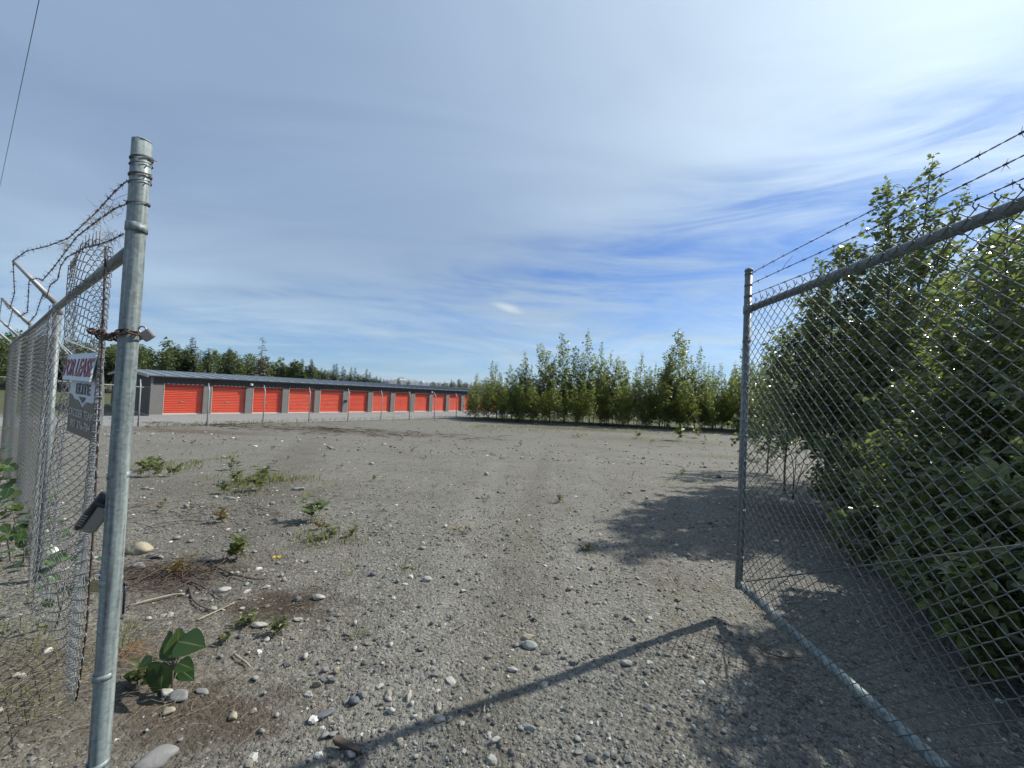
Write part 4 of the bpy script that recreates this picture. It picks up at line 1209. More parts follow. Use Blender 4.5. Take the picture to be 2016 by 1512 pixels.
def build_power_line():
    A = on_ray(0, 365, 13.6); B = on_ray(77, 0, 6.9); d = A - B
    P = [B - d * 3 + (A - B) * k / 40 * 10 for k in range(41)]
    P = [p + np.array([0, 0, 0.0]) for p in P]
    b = Buf(); b.tube(P, 0.0055, 6); o = b.obj('power_line', M_BLACK, None, True); tag(o, 'thin overhead cable crossing the sky at upper left', 'cable')


build_power_line()

# ------------------------------------------------------------------ foliage makers
LEAF_V = np.array([(0, 0, 0), (-.33, .24, .05), (-.36, .48, .06), (-.17, .78, .03), (0, 1.0, -.06), (.17, .78, .03), (.36, .48, .06), (.33, .24, .05), (0, .24, 0), (0, .48, 0.005), (0, .78, -.015)])
LEAF_Q = [[8, 9, 2, 1], [9, 10, 3, 2], [8, 7, 6, 9], [9, 6, 5, 10]]
LEAF_T = [[0, 8, 1], [0, 7, 8], [10, 4, 3], [10, 5, 4]]
MID_V = np.array([(0, 0, 0), (-.33, .26, .06), (-.27, .62, .05), (0, 1.0, -.05), (.27, .62, .05), (.33, .26, .06)]); MID_Q = [[0, 3, 2, 1], [0, 5, 4, 3]]
CARD_V = np.array([(0, 0, 0), (-.42, .42, .06), (0, 1, -.05), (.42, .42, .06)]); CARD_T = [[0, 2, 1], [0, 3, 2]]


def place(b, pos, ax, nr, size, rnd, V=LEAF_V, Qd=LEAF_Q, Td=LEAF_T):
    pos = np.asarray(pos, float); ax = np.asarray(ax, float); nr = np.asarray(nr, float); n = len(pos)
    if n == 0: return
    ax = ax / (np.linalg.norm(ax, axis=1)[:, None] + 1e-9)
    sd = np.cross(ax, nr); sd /= np.linalg.norm(sd, axis=1)[:, None] + 1e-9; up = np.cross(sd, ax)
    size = np.broadcast_to(size, (n,))
    P = pos[:, None, :] + size[:, None, None] * (V[None, :, 0:1] * sd[:, None, :] + V[None, :, 1:2] * ax[:, None, :] + V[None, :, 2:3] * up[:, None, :])
    m = len(V); off = (np.arange(n) * m)[:, None, None]
    q = (np.array(Qd)[None] + off).reshape(-1, 4) if len(Qd) else None
    tr = (np.array(Td)[None] + off).reshape(-1, 3) if len(Td) else None
    b.add(P.reshape(-1, 3), q, tr, np.repeat(np.broadcast_to(rnd, (n,)), m))


def curve(p0, d0, L, n, bend, rng, wob=0.06):
    """a bending shoot: starts along d0, pulled toward bend"""
    d = np.array(d0, float); d /= np.linalg.norm(d); P = [np.array(p0, float)]; st = L / n
    for _ in range(n):
        d = d + np.array(bend) / n + rng.normal(size=3) * wob; d /= np.linalg.norm(d); P.append(P[-1] + d * st)
    return np.array(P)


def grow(seed, H, R, nb, leaf, twig_n=5, zmin=0.15, lean=(0, 0), per=0.045, spire=0.75, up=0.9, wood=None, fat=1.0, twl=0.34, sides=(7, 5, 3)):
    """poplar-like shrub or sapling; returns wood buffer and leaf arrays"""
    rng = np.random.default_rng(seed); w = wood or Buf()
    n = 14; T = curve((0, 0, 0), (lean[0] * .4, lean[1] * .4, 1), H, n, (lean[0], lean[1], 0.2), rng, 0.035)
    r0 = 0.0052 * H * fat + 0.003
    w.tube(T, r0 * (1 - np.linspace(0, 1, n + 1)) ** 0.8 + 0.0022, sides[0])
    LP, LA, LN, LS = [], [], [], []
    def leaves_on(P, gap, s0=0.25):
        seg = np.linalg.norm(np.diff(P, axis=0), axis=1); L = np.concatenate([[0], np.cumsum(seg)])
        m = int((1 - s0) * L[-1] / gap) + 1
        q = np.clip(s0 * L[-1] + (np.arange(m) + rng.uniform(-.4, .4, m)) * gap, 0, L[-1])
        c = np.column_stack([np.interp(q, L, P[:, i]) for i in range(3)])
        k = np.clip(np.searchsorted(L, q, 'right') - 1, 0, len(P) - 2); t = P[k + 1] - P[k]; t = t / (np.linalg.norm(t, axis=1)[:, None] + 1e-9)
        o = rng.normal(size=(m, 3)); o -= t * (o * t).sum(1)[:, None]; o /= np.linalg.norm(o, axis=1)[:, None] + 1e-9
        a = o * 0.9 + t * 0.55 + np.array([0, 0, -0.35]) + rng.normal(size=(m, 3)) * 0.2
        LP.append(c + (o * .7 + t * .5) * leaf * rng.uniform(0.15, 0.5, (m, 1))); LA.append(a); LN.append(np.array([0, 0, 1.0]) + rng.normal(size=(m, 3)) * 0.55)
        LS.append(leaf * rng.uniform(0.6, 1.2, m) * (1 - .125 * q / L[-1]))
    ga = rng.uniform(0, 6.28)
    for i in range(nb):
        f = zmin + (0.965 - zmin) * (i + rng.uniform(0, .8)) / nb
        k = f * n; a = int(k); c = T[a] + (T[min(a + 1, n)] - T[a]) * (k - a)
        az = ga + i * 2.4 + rng.normal() * .25
        prof = max(0.07, (1 - f) ** spire * (0.55 + 0.45 * min(1, (f - zmin) / 0.18 + .2)))
        L = R * prof * rng.uniform(0.7, 1.2)
        d = np.array([math.cos(az), math.sin(az), up * rng.uniform(0.5, 1.2)])
        B = curve(c, d, L, 6, (0, 0, rng.uniform(0.1, 0.9)), rng, 0.09)
        w.tube(B, np.linspace(r0 * .42 * (1 - f * .6) + .0015, .0012, 7), sides[1], caps=False)
        leaves_on(B, per, 0.35)
        for j in range(max(1, int(twig_n * min(1.2, L / (R * .55))))):
            ff = rng.uniform(0.2, 0.95); kk = ff * 6; aa = int(kk); cc = B[aa] + (B[min(aa + 1, 6)] - B[aa]) * (kk - aa)
            d2 = (B[min(aa + 1, 6)] - B[aa]); d2 /= np.linalg.norm(d2) + 1e-9
            d2 = d2 + rng.normal(size=3) * 0.65 + np.array([0, 0, .2])
            tw = curve(cc, d2, max(0.06, twl * L * rng.uniform(.5, 1.2) * (1.1 - ff * .5)), 3, (0, 0, .3), rng, .1)
            w.tube(tw, np.linspace(.0022, .0009, 4) * (1 + fat * .2), sides[2], caps=False)
            leaves_on(tw, per, 0.1)
    leaves_on(T[-4:], per * .7, 0.0)
    w.top = T[-1].copy()
    return w, np.concatenate(LP), np.concatenate(LA), np.concatenate(LN), np.concatenate(LS), rng


def hires_leaf(wd, curl, cup, name, m):
    st = [0, .06, .16, .28, .42, .56, .70, .82, .92, 1.0]; hw = [0, .17, .30, .365, .36, .305, .22, .13, .055, 0]
    V = []; 
    for y, w in zip(st, hw):
        zc = -curl * y * y
        V += [(-w * wd, y - .03 * (w > .3), zc + cup * w), (0, y, zc), (w * wd, y - .03 * (w > .3), zc + cup * w)]
    q = []
    for i in range(len(st) - 1):
        a = i * 3; q += [[a, a + 1, a + 4, a + 3], [a + 1, a + 2, a + 5, a + 4]]
    b = Buf(); b.add(V, q, None, np.tile([0.0, 1.0, 0.0], len(st))); return b.mesh(name, m, True)


LEAFMESH = []
for i in range(3): LEAFMESH.append(hires_leaf((1.0, .88, 1.1)[i], (.12, .25, .05)[i], (.18, .35, .1)[i], 'leaf', M_LEAFO))


def leaf_object(p, a, nr, s, parent, meshes=LEAFMESH, rng=random, name='leaf'):
    a = Vector(a).normalized(); n = Vector(nr); sd = a.cross(n).normalized(); up = sd.cross(a)
    o = link(name, rng.choice(meshes), parent)
    o.matrix_local = Matrix(((sd.x * s, a.x * s, up.x * s, p[0]), (sd.y * s, a.y * s, up.y * s, p[1]), (sd.z * s, a.z * s, up.z * s, p[2]), (0, 0, 0, 1)))
    return o


# ------------------------------------------------------------------ poplars behind the gate leaf
def near_poplar(name, px, ptop, Y, R, nb, seed, label, zmin=.12, lean=(0, 0), twig_n=5, leaf=0.066, single=200, per=0.04, spire=.75, up=.9, cat='tree', group=None, twl=.34):
    top = on_ray(px, ptop, Y); base = (top[0] - lean[0] * (top[2]) * .5, Y - lean[1] * top[2] * .5)
    g = gzs(*base); H = (top[2] - g) * 1.0
    root = empty(name, (float(base[0]), float(base[1]), g - .02)); tag(root, label, cat, group)
    w, LP, LA, LN, LS, rng = grow(seed, H, R, nb, leaf, twig_n, zmin, lean, per, spire, up, twl=twl)
    k = H / w.top[2]; w.V = [v * np.array([1, 1, k]) for v in w.V]; LP = LP * np.array([1, 1, k])
    base = (top[0] - w.top[0], Y - w.top[1]); g = gzs(*base); root.location = (float(base[0]), float(base[1]), g - .02)
    w.obj('trunk', M_BARK, root, True)
    rc = 0.5 + 0.5 * np.clip(rng.normal(0, .45, len(LP)), -1, 1)
    # leaves facing the camera side are separate parts; the rest are joined
    wp = LP + np.array([base[0], base[1], g]); dist = np.linalg.norm(wp - CAMP, axis=1)
    idx = np.argsort(dist)[:single]; mask = np.ones(len(LP), bool); mask[idx] = False
    b = Buf(); place(b, LP[mask], LA[mask], LN[mask], LS[mask], rc[mask], MID_V, MID_Q, [])
    o = b.obj('crown', M_LEAF, root)
    for i in idx: leaf_object(LP[i], LA[i], LN[i], float(LS[i]), o)
    return root


G_P = 'young poplars behind the open gate'
near_poplar('poplar_tree', 1838, 298, 7.5, 1.75, 62, 101, 'tallest young poplar behind the open gate, its thin tip above the barbed wire', lean=(.05, 0), spire=.8, group=G_P, zmin=.07, twig_n=10, per=.034, leaf=0.105)
near_poplar('poplar_tree', 1742, 360, 7.4, 1.75, 62, 102, 'second tallest young poplar behind the gate, left of the tallest tip', spire=.7, group=G_P, zmin=.08, twig_n=10, per=.034, leaf=0.105)
near_poplar('poplar_tree', 1905, 368, 7.2, 1.5, 52, 103, 'young poplar behind the gate whose top leans right between the barbed wires', lean=(.22, .0), spire=.75, group=G_P, twig_n=10, per=.034, leaf=0.1)
near_poplar('poplar_tree', 1662, 480, 7.5, 1.7, 58, 104, 'young poplar behind the gate rising just over the middle of the top rail', spire=.6, group=G_P, zmin=.12, leaf=0.108, twig_n=10, per=.034)
near_poplar('poplar_tree', 1598, 562, 7.8, 1.4, 50, 105, 'leftmost young poplar behind the gate, low and spreading', spire=.55, up=.6, group=G_P, zmin=.2, twig_n=10, per=.034, leaf=0.1)
near_poplar('poplar_tree', 1985, 385, 3.9, 1.2, 58, 106, 'young poplar pressing against the gate mesh at the right edge of the photo', spire=.6, group=G_P, zmin=.05, leaf=.078, twig_n=11, per=.03)
near_poplar('poplar_shrub', 1800, 640, 6.0, 1.45, 52, 107, 'broad dark leafy poplar shrub behind the middle of the gate mesh', spire=.45, up=.6, zmin=.03, group=G_P, cat='shrub', twig_n=11, per=.032, leaf=0.092)
near_poplar('poplar_shrub', 1940, 690, 3.5, 0.95, 50, 108, 'leafy poplar shrub filling the lower right corner behind the gate', spire=.35, up=.6, zmin=.02, group=G_P, cat='shrub', twig_n=11, leaf=.076, per=.028)
near_poplar('poplar_shrub', 2075, 440, 2.9, 0.9, 54, 109, 'poplar shrub nearest the camera at the right photo edge', spire=.4, zmin=.02, group=G_P, cat='shrub', leaf=.08, twig_n=11, per=.03)
near_poplar('poplar_tree', 2110, 330, 5.0, 1.3, 54, 111, 'young poplar behind the gate cut off by the right edge of the photo', spire=.6, group=G_P, single=40, twig_n=11, leaf=.088, per=.034)
for k, (px, py, Y, R, lab) in enumerate([(1735, 905, 5.0, .95, 'low leafy bush on the ground left of the dark corner behind the gate'), (1830, 880, 4.3, .95, 'low leafy bush on the ground behind the middle of the gate mesh'), (1770, 1010, 4.1, .7, 'squat bush hugging the dirt behind the centre of the gate mesh'), (1880, 930, 3.4, .85, 'low bush at the foot of the shrubs behind the gate, lower right'), (1950, 960, 2.75, .75, 'low bush in the bottom right corner behind the gate mesh'), (1870, 1090, 3.0, .6, 'small dark bush close behind the gate mesh above the bottom rail'), (2000, 1120, 2.2, .6, 'small dark bush in the very bottom right corner'), (1690, 930, 6.0, .9, 'small bush on the brown dirt behind the gate'), (2140, 950, 2.1, .7, 'low bush beside the gate cut by the right photo edge')]):
    near_poplar('poplar_shrub', px, py, Y, R, 36, 140 + k, lab, spire=.3, up=.5, zmin=.02, group=G_P, cat='shrub', twig_n=10, leaf=.082, per=.028, single=90)
near_poplar('poplar_tree', 1556, 640, 8.0, 1.3, 46, 152, 'thin poplar at the outer left of the clump, seen through the mesh beside the upright', spire=.55, up=.6, group=G_P, zmin=.2, single=40, twig_n=9, per=.04, leaf=.10)
near_poplar('poplar_tree', 1998, 455, 3.3, 0.95, 54, 151, 'leafy young poplar close behind the right end of the gate mesh', spire=.5, group=G_P, zmin=.04, single=150, twig_n=10, per=.032, leaf=.076)
near_poplar('poplar_tree', 2330, 380, 2.5, 0.95, 50, 150, 'unseen young poplar past the right edge, added to shade the ground by the gate', spire=.5, group=G_P, zmin=.03, single=0, twig_n=12, per=.03, leaf=.08)  # out of view; continues the clump, added to cast shade at lower right
for k, (px, py, Y, R) in enumerate([(1640, 580, 10.0, 1.8), (1750, 520, 9.6, 1.9), (1850, 490, 9.2, 1.9), (1950, 470, 8.4, 1.9), (1890, 650, 7.0, 1.6), (2050, 470, 7.4, 1.7), (1560, 655, 11.5, 1.6)]):
    near_poplar('poplar_tree', px, py, Y, R, 46, 120 + k, 'poplar half hidden in the dense clump behind the gate', spire=.5, up=.7, zmin=.04, group='inner poplars of the gate clump', single=0, twig_n=9, leaf=.10, per=.042)


def low_branch():
    """the branch of the leftmost poplar that reaches past the gate upright"""
    root = empty('poplar_shrub', tuple(float(q) for q in (*on_ground(1560, 985)[:2], gzs(*on_ground(1560, 985)[:2])))); tag(root, 'low poplar shoot whose pale leaves poke out past the gate upright', 'shrub', G_P)
    rng = np.random.default_rng(77); o0 = np.array(root.location); w = Buf(); LP, LA, LN, LS = [], [], [], []
    Yb = float(o0[1])
    for (pts, nl) in (([(1560, 985), (1565, 900), (1530, 850), (1480, 846), (1440, 868)], 44), ([(1560, 985), (1570, 880), (1550, 800), (1510, 780)], 30), ([(1560, 985), (1585, 900), (1600, 850), (1560, 840), (1535, 880)], 26), ([(1560, 985), (1580, 920), (1650, 870), (1680, 900)], 30)):
        P = np.array([on_ray(x, y, Yb - .12 * k * (1 if x < 1600 else -.3)) - o0 for k, (x, y) in enumerate(pts)])
        s = np.linspace(0, len(P) - 1, 16); P = np.column_stack([np.interp(s, range(len(P)), P[:, i]) for i in range(3)])
        for _ in range(3): P[1:-1] = .25 * P[:-2] + .5 * P[1:-1] + .25 * P[2:]
        w.tube(P, np.linspace(.008, .002, 16), 5)
        for _ in range(nl):
            k = rng.uniform(.38, 1) ** .8 * 15; a = int(min(k, 14)); c = P[a] + (P[a + 1] - P[a]) * (k - a)
            d = rng.normal(size=3); d[2] -= .6; LP.append(c + d * .02); LA.append(d); LN.append(np.array([0, 0, 1]) + rng.normal(size=3) * .4); LS.append(rng.uniform(.055, .095))
    w.obj('stem', M_BARK, root, True)
    for p, a, n, s in zip(LP, LA, LN, LS): leaf_object(p, a, n, float(s), root)


low_branch()

# ------------------------------------------------------------------ thicket of saplings across the lot
SAP = []
for i in range(7):
    H = 7.0; w, LP, LA, LN, LS, rng = grow(200 + i, H, (2.0, 1.7, 1.8, 2.2, 1.6, 1.9, 2.3)[i], (66, 64, 60, 66, 60, 56, 64)[i], 0.175, 7, (.05, .06, .08, .05, .1, .05, .04)[i], (rng_l := (np.random.default_rng(i).normal() * .04, 0)), 0.105, (.85, .75, 1.0, .7, .8, 1.05, .65)[i], 1.0, fat=.7, sides=(5, 3, 3), twl=.38)
    b = Buf(); rc = np.clip(.5 + rng.normal(0, .3, len(LP)), 0, 1); place(b, LP, LA, LN, LS, rc, CARD_V, [], CARD_T)
    SAP.append((w.mesh('trunk', M_BARK, True), b.mesh('crown', M_LEAFT), float(w.top[2]), w.top[:2]))


def sapling(px, ptop, Y, var, label, group, width=1.0, name='poplar_sapling', cat='tree'):
    top = on_ray(px, ptop, Y); g = gzs(top[0], Y); wm, cm, H, off = SAP[var]; s = (top[2] - g) / H; a = random.uniform(0, 6.28); ox = (off[0] * math.cos(a) - off[1] * math.sin(a)) * s * width
    root = empty(name, (float(top[0] - ox), float(Y), g - .03), a); tag(root, label, cat, group)
    root.scale = (s * width, s * width, s)
    link('trunk', wm, root); link('crown', cm, root)


G_T = 'young trees of the thicket across the lot'


def thick_place(px):
    L = [(940, 'at the left end by the red doors'), (985, 'beside the sapling with bare side branches'), (1033, 'round the thin pale sapling'), (1075, 'left of the twin spires'), (1107, 'under the left tall spire'), (1135, 'between the two tallest spires'), (1163, 'under the highest tip'), (1195, 'right of the highest tip'), (1230, 'at the start of the skyline dip'), (1265, 'in the dip of the skyline'), (1300, 'left of the double topped tree'), (1340, 'under the double topped tree'), (1375, 'right of the double topped tree'), (1415, 'in the low stretch before the gate upright'), (1460, 'just left of the gate upright'), (1500, 'seen through the left of the gate mesh'), (1550, 'seen through the gate mesh beside the poplars'), (1620, 'seen through the gate mesh behind the poplars')]
    return min(L, key=lambda q: abs(q[0] - px))[1]

NAMED = [(940, 733, 41.5, 0, 'small leafy sapling at the left end of the thicket, in front of a red door', 1.0),
         (970, 706, 43.0, 2, 'sapling with bare jutting side branches near the left end of the thicket', .9),
         (1033, 689, 42.5, 4, 'thin pale sapling standing apart left of the thicket tall spires', .8),
         (1062, 677, 43.5, 6, 'broad sapling with a crooked tip left of the twin spires', .9),
         (1107, 651, 42.0, 1, 'left one of the two tallest spires in the thicket', .85),
         (1134, 678, 42.5, 3, 'sapling filling the gap between the two tallest spires', .75),
         (1163, 644, 43.0, 2, 'right one of the two tallest spires, highest tip of the thicket', .85),
         (1184, 673, 42.0, 0, 'slender sapling directly right of the highest tip', .7),
         (1203, 690, 44.0, 5, 'loose topped sapling a step right of the highest tip', .8),
         (1219, 697, 43.5, 1, 'feathery sapling top in the middle of the thicket', .8),
         (1265, 692, 42.5, 4, 'thin pointed sapling alone in the dip of the thicket skyline', .8),
         (1333, 649, 42.0, 3, 'left stem of the tall double topped tree on the right of the thicket', .75),
         (1347, 651, 42.6, 1, 'right stem of the tall double topped tree on the right of the thicket', .75),
         (1371, 678, 43.0, 2, 'pointed sapling just right of the double topped tree', .75),
         (1460, 676, 40.0, 5, 'airy sapling immediately left of the gate upright', .8)]
for (px, py, Y, v, lab, wd) in NAMED: sapling(px, py, Y, v, lab, G_T, wd * 1.32)
rr = np.random.default_rng(40)
for (px, py) in [(925, 752), (955, 745), (985, 735), (1005, 735), (1020, 722), (1047, 715), (1078, 690), (1092, 700), (1120, 695), (1148, 690), (1175, 700), (1195, 708), (1235, 716), (1250, 718), (1280, 715), (1295, 707), (1310, 702), (1322, 690), (1358, 690), (1385, 712), (1398, 716), (1412, 728), (1428, 735), (1440, 722), (1478, 700), (1500, 695), (1520, 700), (1545, 690), (1575, 700), (1600, 710), (1630, 690)]:
    sapling(px + rr.uniform(-4, 4), py + rr.uniform(-3, 6), rr.uniform(41, 46), int(rr.integers(0, 7)), 'mid height back row sapling of the thicket, ' + thick_place(px), 'back row saplings of the thicket', rr.uniform(.8, 1.1))
for k in range(44):
    px = 960 + k * 13.5 + rr.uniform(-6, 6); sapling(px, rr.uniform(706, 746), rr.uniform(41.5, 45), int(rr.integers(0, 7)), 'mid height back row sapling of the thicket, ' + thick_place(px), 'back row saplings of the thicket', rr.uniform(1.2, 1.6))
for k in range(50):
    px = 935 + k * 12.2 + rr.uniform(-6, 6); sapling(px, rr.uniform(742, 775), rr.uniform(38.2, 40.6), int(rr.integers(0, 7)), 'low bushy front edge sapling of the thicket, ' + thick_place(px), 'front edge saplings of the thicket', rr.uniform(1.1, 1.7), 'poplar_sapling', 'shrub')

# ------------------------------------------------------------------ distant trees
def spruce_mesh(seed, H=10.0, R=1.7, bare=0.0):
    rng = np.random.default_rng(seed); w = Buf(); w.tube([(0, 0, 0), (0.03, 0, H * .5), (0, .02, H)], [.14, .09, .015], 6)
    P, A, N, S, C = [], [], [], [], []
    nl = 34
    for i in range(nl):
        f = (i + .5) / nl; z = H * (.08 + .91 * f); L = R * (1 - f) ** .8 * rng.uniform(.8, 1.15) + .10
        nb = int(11 - 5 * f)
        for j in range(nb):
            if rng.uniform() < bare * .55: continue
            az = rng.uniform(0, 6.28); Lb = L * rng.uniform(.65, 1.15); d = np.array([math.cos(az), math.sin(az), -.25 + .5 * f]); d /= np.linalg.norm(d)
            w.tube([(0, 0, z), tuple(np.array([0, 0, z]) + d * Lb)], [.02, .006], 3, caps=False)
            m = max(2, int(Lb / .17))
            for q in range(m):
                if rng.uniform() < bare: continue
                c = np.array([0, 0, z]) + d * Lb * (q + .6) / m
                for sgn in (-1, 1):
                    sd = np.cross(d, (0, 0, 1)) * sgn; P.append(c); A.append(d * .7 + sd * rng.uniform(.3, 1) + np.array([0, 0, -.35]) + rng.normal(size=3) * .15); N.append(np.array([0, 0, 1]) + rng.normal(size=3) * .3); S.append(.52 * rng.uniform(.6, 1.2) * (1 - .45 * f)); C.append(np.clip(.5 + rng.normal() * .3, 0, 1))
    b = Buf()
    if P: place(b, P, A, N, np.array(S), np.array(C), CARD_V * np.array([.8, 1, 1]), [], CARD_T)
    return w, b, H


def birch_mesh(seed, H=10.0, R=2.2):
    w, LP, LA, LN, LS, rng = grow(seed, H, R, 42, .42, 7, .12, (0, 0), .24, .40, .8, fat=1.0, sides=(5, 3, 3), twl=.42)
    b = Buf(); place(b, LP, LA, LN, LS, np.clip(.5 + rng.normal(0, .3, len(LP)), 0, 1), CARD_V, [], CARD_T)
    return w, b, float(w.top[2])


FAR_S = []; FAR_B = []
for i in range(4):
    w, b, H = spruce_mesh(300 + i, 10, (2.2, 1.9, 2.5, 2.0)[i]); FAR_S.append((w.mesh('trunk', M_BARK), b.mesh('crown', M_NEEDLE), H))
w, b, H = spruce_mesh(310, 10, 1.9, .62); BARE = (w.mesh('trunk', M_BARKP), b.mesh('crown', mat('sparse_needles', simple((.10, .095, .075), .8))), H)
for i in range(4):
    w, b, H = birch_mesh(320 + i, 10, (2.9, 3.4, 2.6, 3.1)[i]); FAR_B.append((w.mesh('trunk', M_BARKP), b.mesh('crown', M_LEAFF), H))


def far_tree(px, ptop, Y, var, label, group, width=1.0, name='spruce_tree'):
    top = on_ray(px, ptop, Y); g = gzs(top[0], Y); wm, cm, H = var; s = (top[2] - g) / H
    root = empty(name, (float(top[0]), float(Y), g - .1), random.uniform(0, 6.28)); tag(root, label, 'tree', group); root.scale = (s * width, s * width, s)
    link('trunk', wm, root); link('crown', cm, root)


G_F = 'trees behind the storage building'


def door_place(px):
    if px < 130: return 'behind the left fence'
    if px < 235: return 'behind the lease sign'
    if px < 322: return 'above the left end of the roof'
    D = [364, 450, 528, 596, 660, 712, 757, 800]; k = min(range(8), key=lambda i: abs(D[i] - px))
    return 'above the ' + ('first', 'second', 'third', 'fourth', 'fifth', 'sixth', 'seventh', 'eighth')[k] + ' red door'



def depth_far(px): return float(np.interp(px, [0, 300, 400, 640, 760, 930], [58, 68, 74, 105, 150, 170]))


FT = [(380, 662, 's', 'tall dark spruce rising highest behind the first red door'), (338, 672, 'b', 'round topped tree behind the storage building left of the tall spruce'),
      (411, 683, 's', 'small spruce next right of the tall spruce'), (453, 682, 's', 'thin spruce poking up behind the second red door'),
      (613, 705, 's', 'dark spruce standing left of the low gap in the far treeline'), (722, 725, 's', 'narrow spruce near the right end of the far treeline'),
      (889, 746, 's', 'small spruce in the distant treeline right of the mountains'), (909, 747, 'b', 'round tree in the distant treeline beside the thicket'),
      (785, 749, 'b', 'tiny tree silhouetted against the mountains, leftmost of three'), (802, 751, 'b', 'tiny round tree in the middle below the mountain ridge')]
for k, (px, py, ty, lab) in enumerate(FT):
    far_tree(px, py, depth_far(px) - (2 if ty == 's' else 0), (FAR_S if ty == 's' else FAR_B)[k % 4], lab, G_F, (.95 if ty == 's' else 1.15), 'spruce_tree' if ty == 's' else 'birch_tree')
far_tree(518, 661, depth_far(518) - 3, BARE, 'pale half bare spruce standing above the far treeline', G_F, 1.0, 'dead_spruce_tree')
rr = np.random.default_rng(41)
fill = [(px, np.interp(px, [-80, 0, 120, 230, 300, 360, 430, 480, 540, 600, 640, 680, 760], [650, 652, 668, 678, 684, 680, 690, 697, 704, 708, 718, 716, 742])) for px in np.arange(-90, 765, 8.5)]
for (px, py) in fill:
    s = rr.uniform() < (.30 if px < 600 else .75)
    far_tree(px + rr.uniform(-4, 4), py + rr.uniform(-4, 12), depth_far(px) + rr.uniform(-3, 8), (FAR_S if s else FAR_B)[int(rr.integers(0, 4))], ('dark spruce in the far treeline ' if s else 'green leafy tree in the far treeline ') + door_place(px), 'spruces of the far treeline' if s else 'leafy trees of the far treeline', rr.uniform(.9, 1.3) if not s else rr.uniform(.8, 1.15), 'spruce_tree' if s else 'birch_tree')
for px in np.arange(470, 770, 7.0):
    s = rr.uniform() < .35
    far_tree(px + rr.uniform(-3, 3), np.interp(px, [470, 560, 640, 700, 770], [716, 722, 731, 738, 748]) + rr.uniform(-4, 4), depth_far(px) + rr.uniform(4, 14), (FAR_S if s else FAR_B)[int(rr.integers(0, 4))], ('low dark spruce filling the far treeline ' if s else 'low leafy tree filling the far treeline ') + door_place(px), 'low trees of the far treeline', rr.uniform(1.1, 1.5), 'spruce_tree' if s else 'birch_tree')
for px in np.arange(832, 985, 8.0):
    py = np.interp(px, [832, 845, 861, 880, 905, 930, 985], [757, 756, 753, 752, 750, 752, 752]) + rr.uniform(-1.5, 3)
    s = rr.uniform() < .4
    far_tree(px, py, depth_far(px) + rr.uniform(-5, 15), (FAR_S if s else FAR_B)[int(rr.integers(0, 4))], 'small distant tree in the low line beyond the roof end', 'low distant trees right of the mountains', rr.uniform(1., 1.4), 'distant_tree')

# ------------------------------------------------------------------ gravel, stones
def build_pebbles():
    rng = np.random.default_rng(60); b = Buf()
    def batch(n, y0, y1, rlo, rhi, tmpl, pw=2.2):
        Y = y0 * np.exp(rng.uniform(0, 1, n) * math.log(y1 / y0)); X = rng.uniform(-1.5, 1.5, n) * (Y + .4)
        r = rlo + (rhi - rlo) * rng.uniform(0, 1, n) ** pw
        dens = vnoise(X * 1.3, Y * 1.3, 61) * .6 + vnoise(X * 4, Y * 4, 62) * .4
        brown = np.zeros(n)
        for (px, py, rx, ry, cc, k) in STAINS[:5]:
            g = on_ground(px, py); brown += np.exp(-((X - g[0]) / rx) ** 2 - ((Y - g[1]) / ry) ** 2)
        keep = (rng.uniform(0, 1, n) < np.clip(.35 + dens * .9, 0, 1)) & (rng.uniform(0, 1, n) > np.clip(brown, 0, .85))
        X, Y, r = X[keep], Y[keep], r[keep]; n = len(X); TV, TF = tmpl; m = len(TV)
        Z = gz(X, Y) + np.exp(-np.maximum(0, Y - 5) / 3) * (0.010 * (vnoise(X * 9, Y * 9, 4) - 0.5) + 0.012 * (vnoise(X * 26, Y * 26, 5) - 0.5))
        sx = rng.uniform(.8, 1.5, n); sy = rng.uniform(.7, 1.1, n); sz = rng.uniform(.35, .75, n); a = rng.uniform(0, 6.28, n); tl = rng.normal(0, .25, n)
        V = TV[None] * (1 + rng.uniform(-.22, .22, (n, m, 1))) * np.stack([sx, sy, sz], -1)[:, None, :]
        x = V[..., 0] * np.cos(tl)[:, None] - V[..., 2] * np.sin(tl)[:, None]; z = V[..., 0] * np.sin(tl)[:, None] + V[..., 2] * np.cos(tl)[:, None]; y = V[..., 1]
        xr = x * np.cos(a)[:, None] - y * np.sin(a)[:, None]; yr = x * np.sin(a)[:, None] + y * np.cos(a)[:, None]
        P = np.stack([xr * r[:, None] + X[:, None], yr * r[:, None] + Y[:, None], z * r[:, None] + (Z + r * sz * rng.uniform(-.1, .45, n))[:, None]], -1)
        T = (TF[None] + (np.arange(n) * m)[:, None, None]).reshape(-1, 3)
        c = np.clip(rng.beta(2.0, 2.3, n) + (r > .016) * .08, 0, 1)
        b.add(P.reshape(-1, 3), None, T, np.repeat(c, m))
    batch(56000, 1.25, 4.6, .0030, .0072, OCT, 1.3)
    batch(15000, 1.25, 4.6, .006, .0125, ICO0, 1.8)
    batch(30000, 4.0, 14.0, .005, .018, OCT, 2.0)
    batch(5000, 4.0, 14.0, .010, .026, ICO0, 2.2)
    batch(3200, 1.25, 5.0, .010, .024, ICO1, 2.6)
    batch(5200, 13.0, 42.0, .02, .075, ICO0, 3.0)
    o = b.obj('gravel', M_PEBBLE, None, False); tag(o, 'loose grey gravel and pebbles strewn over the lot', 'gravel', kind='stuff')


build_pebbles()


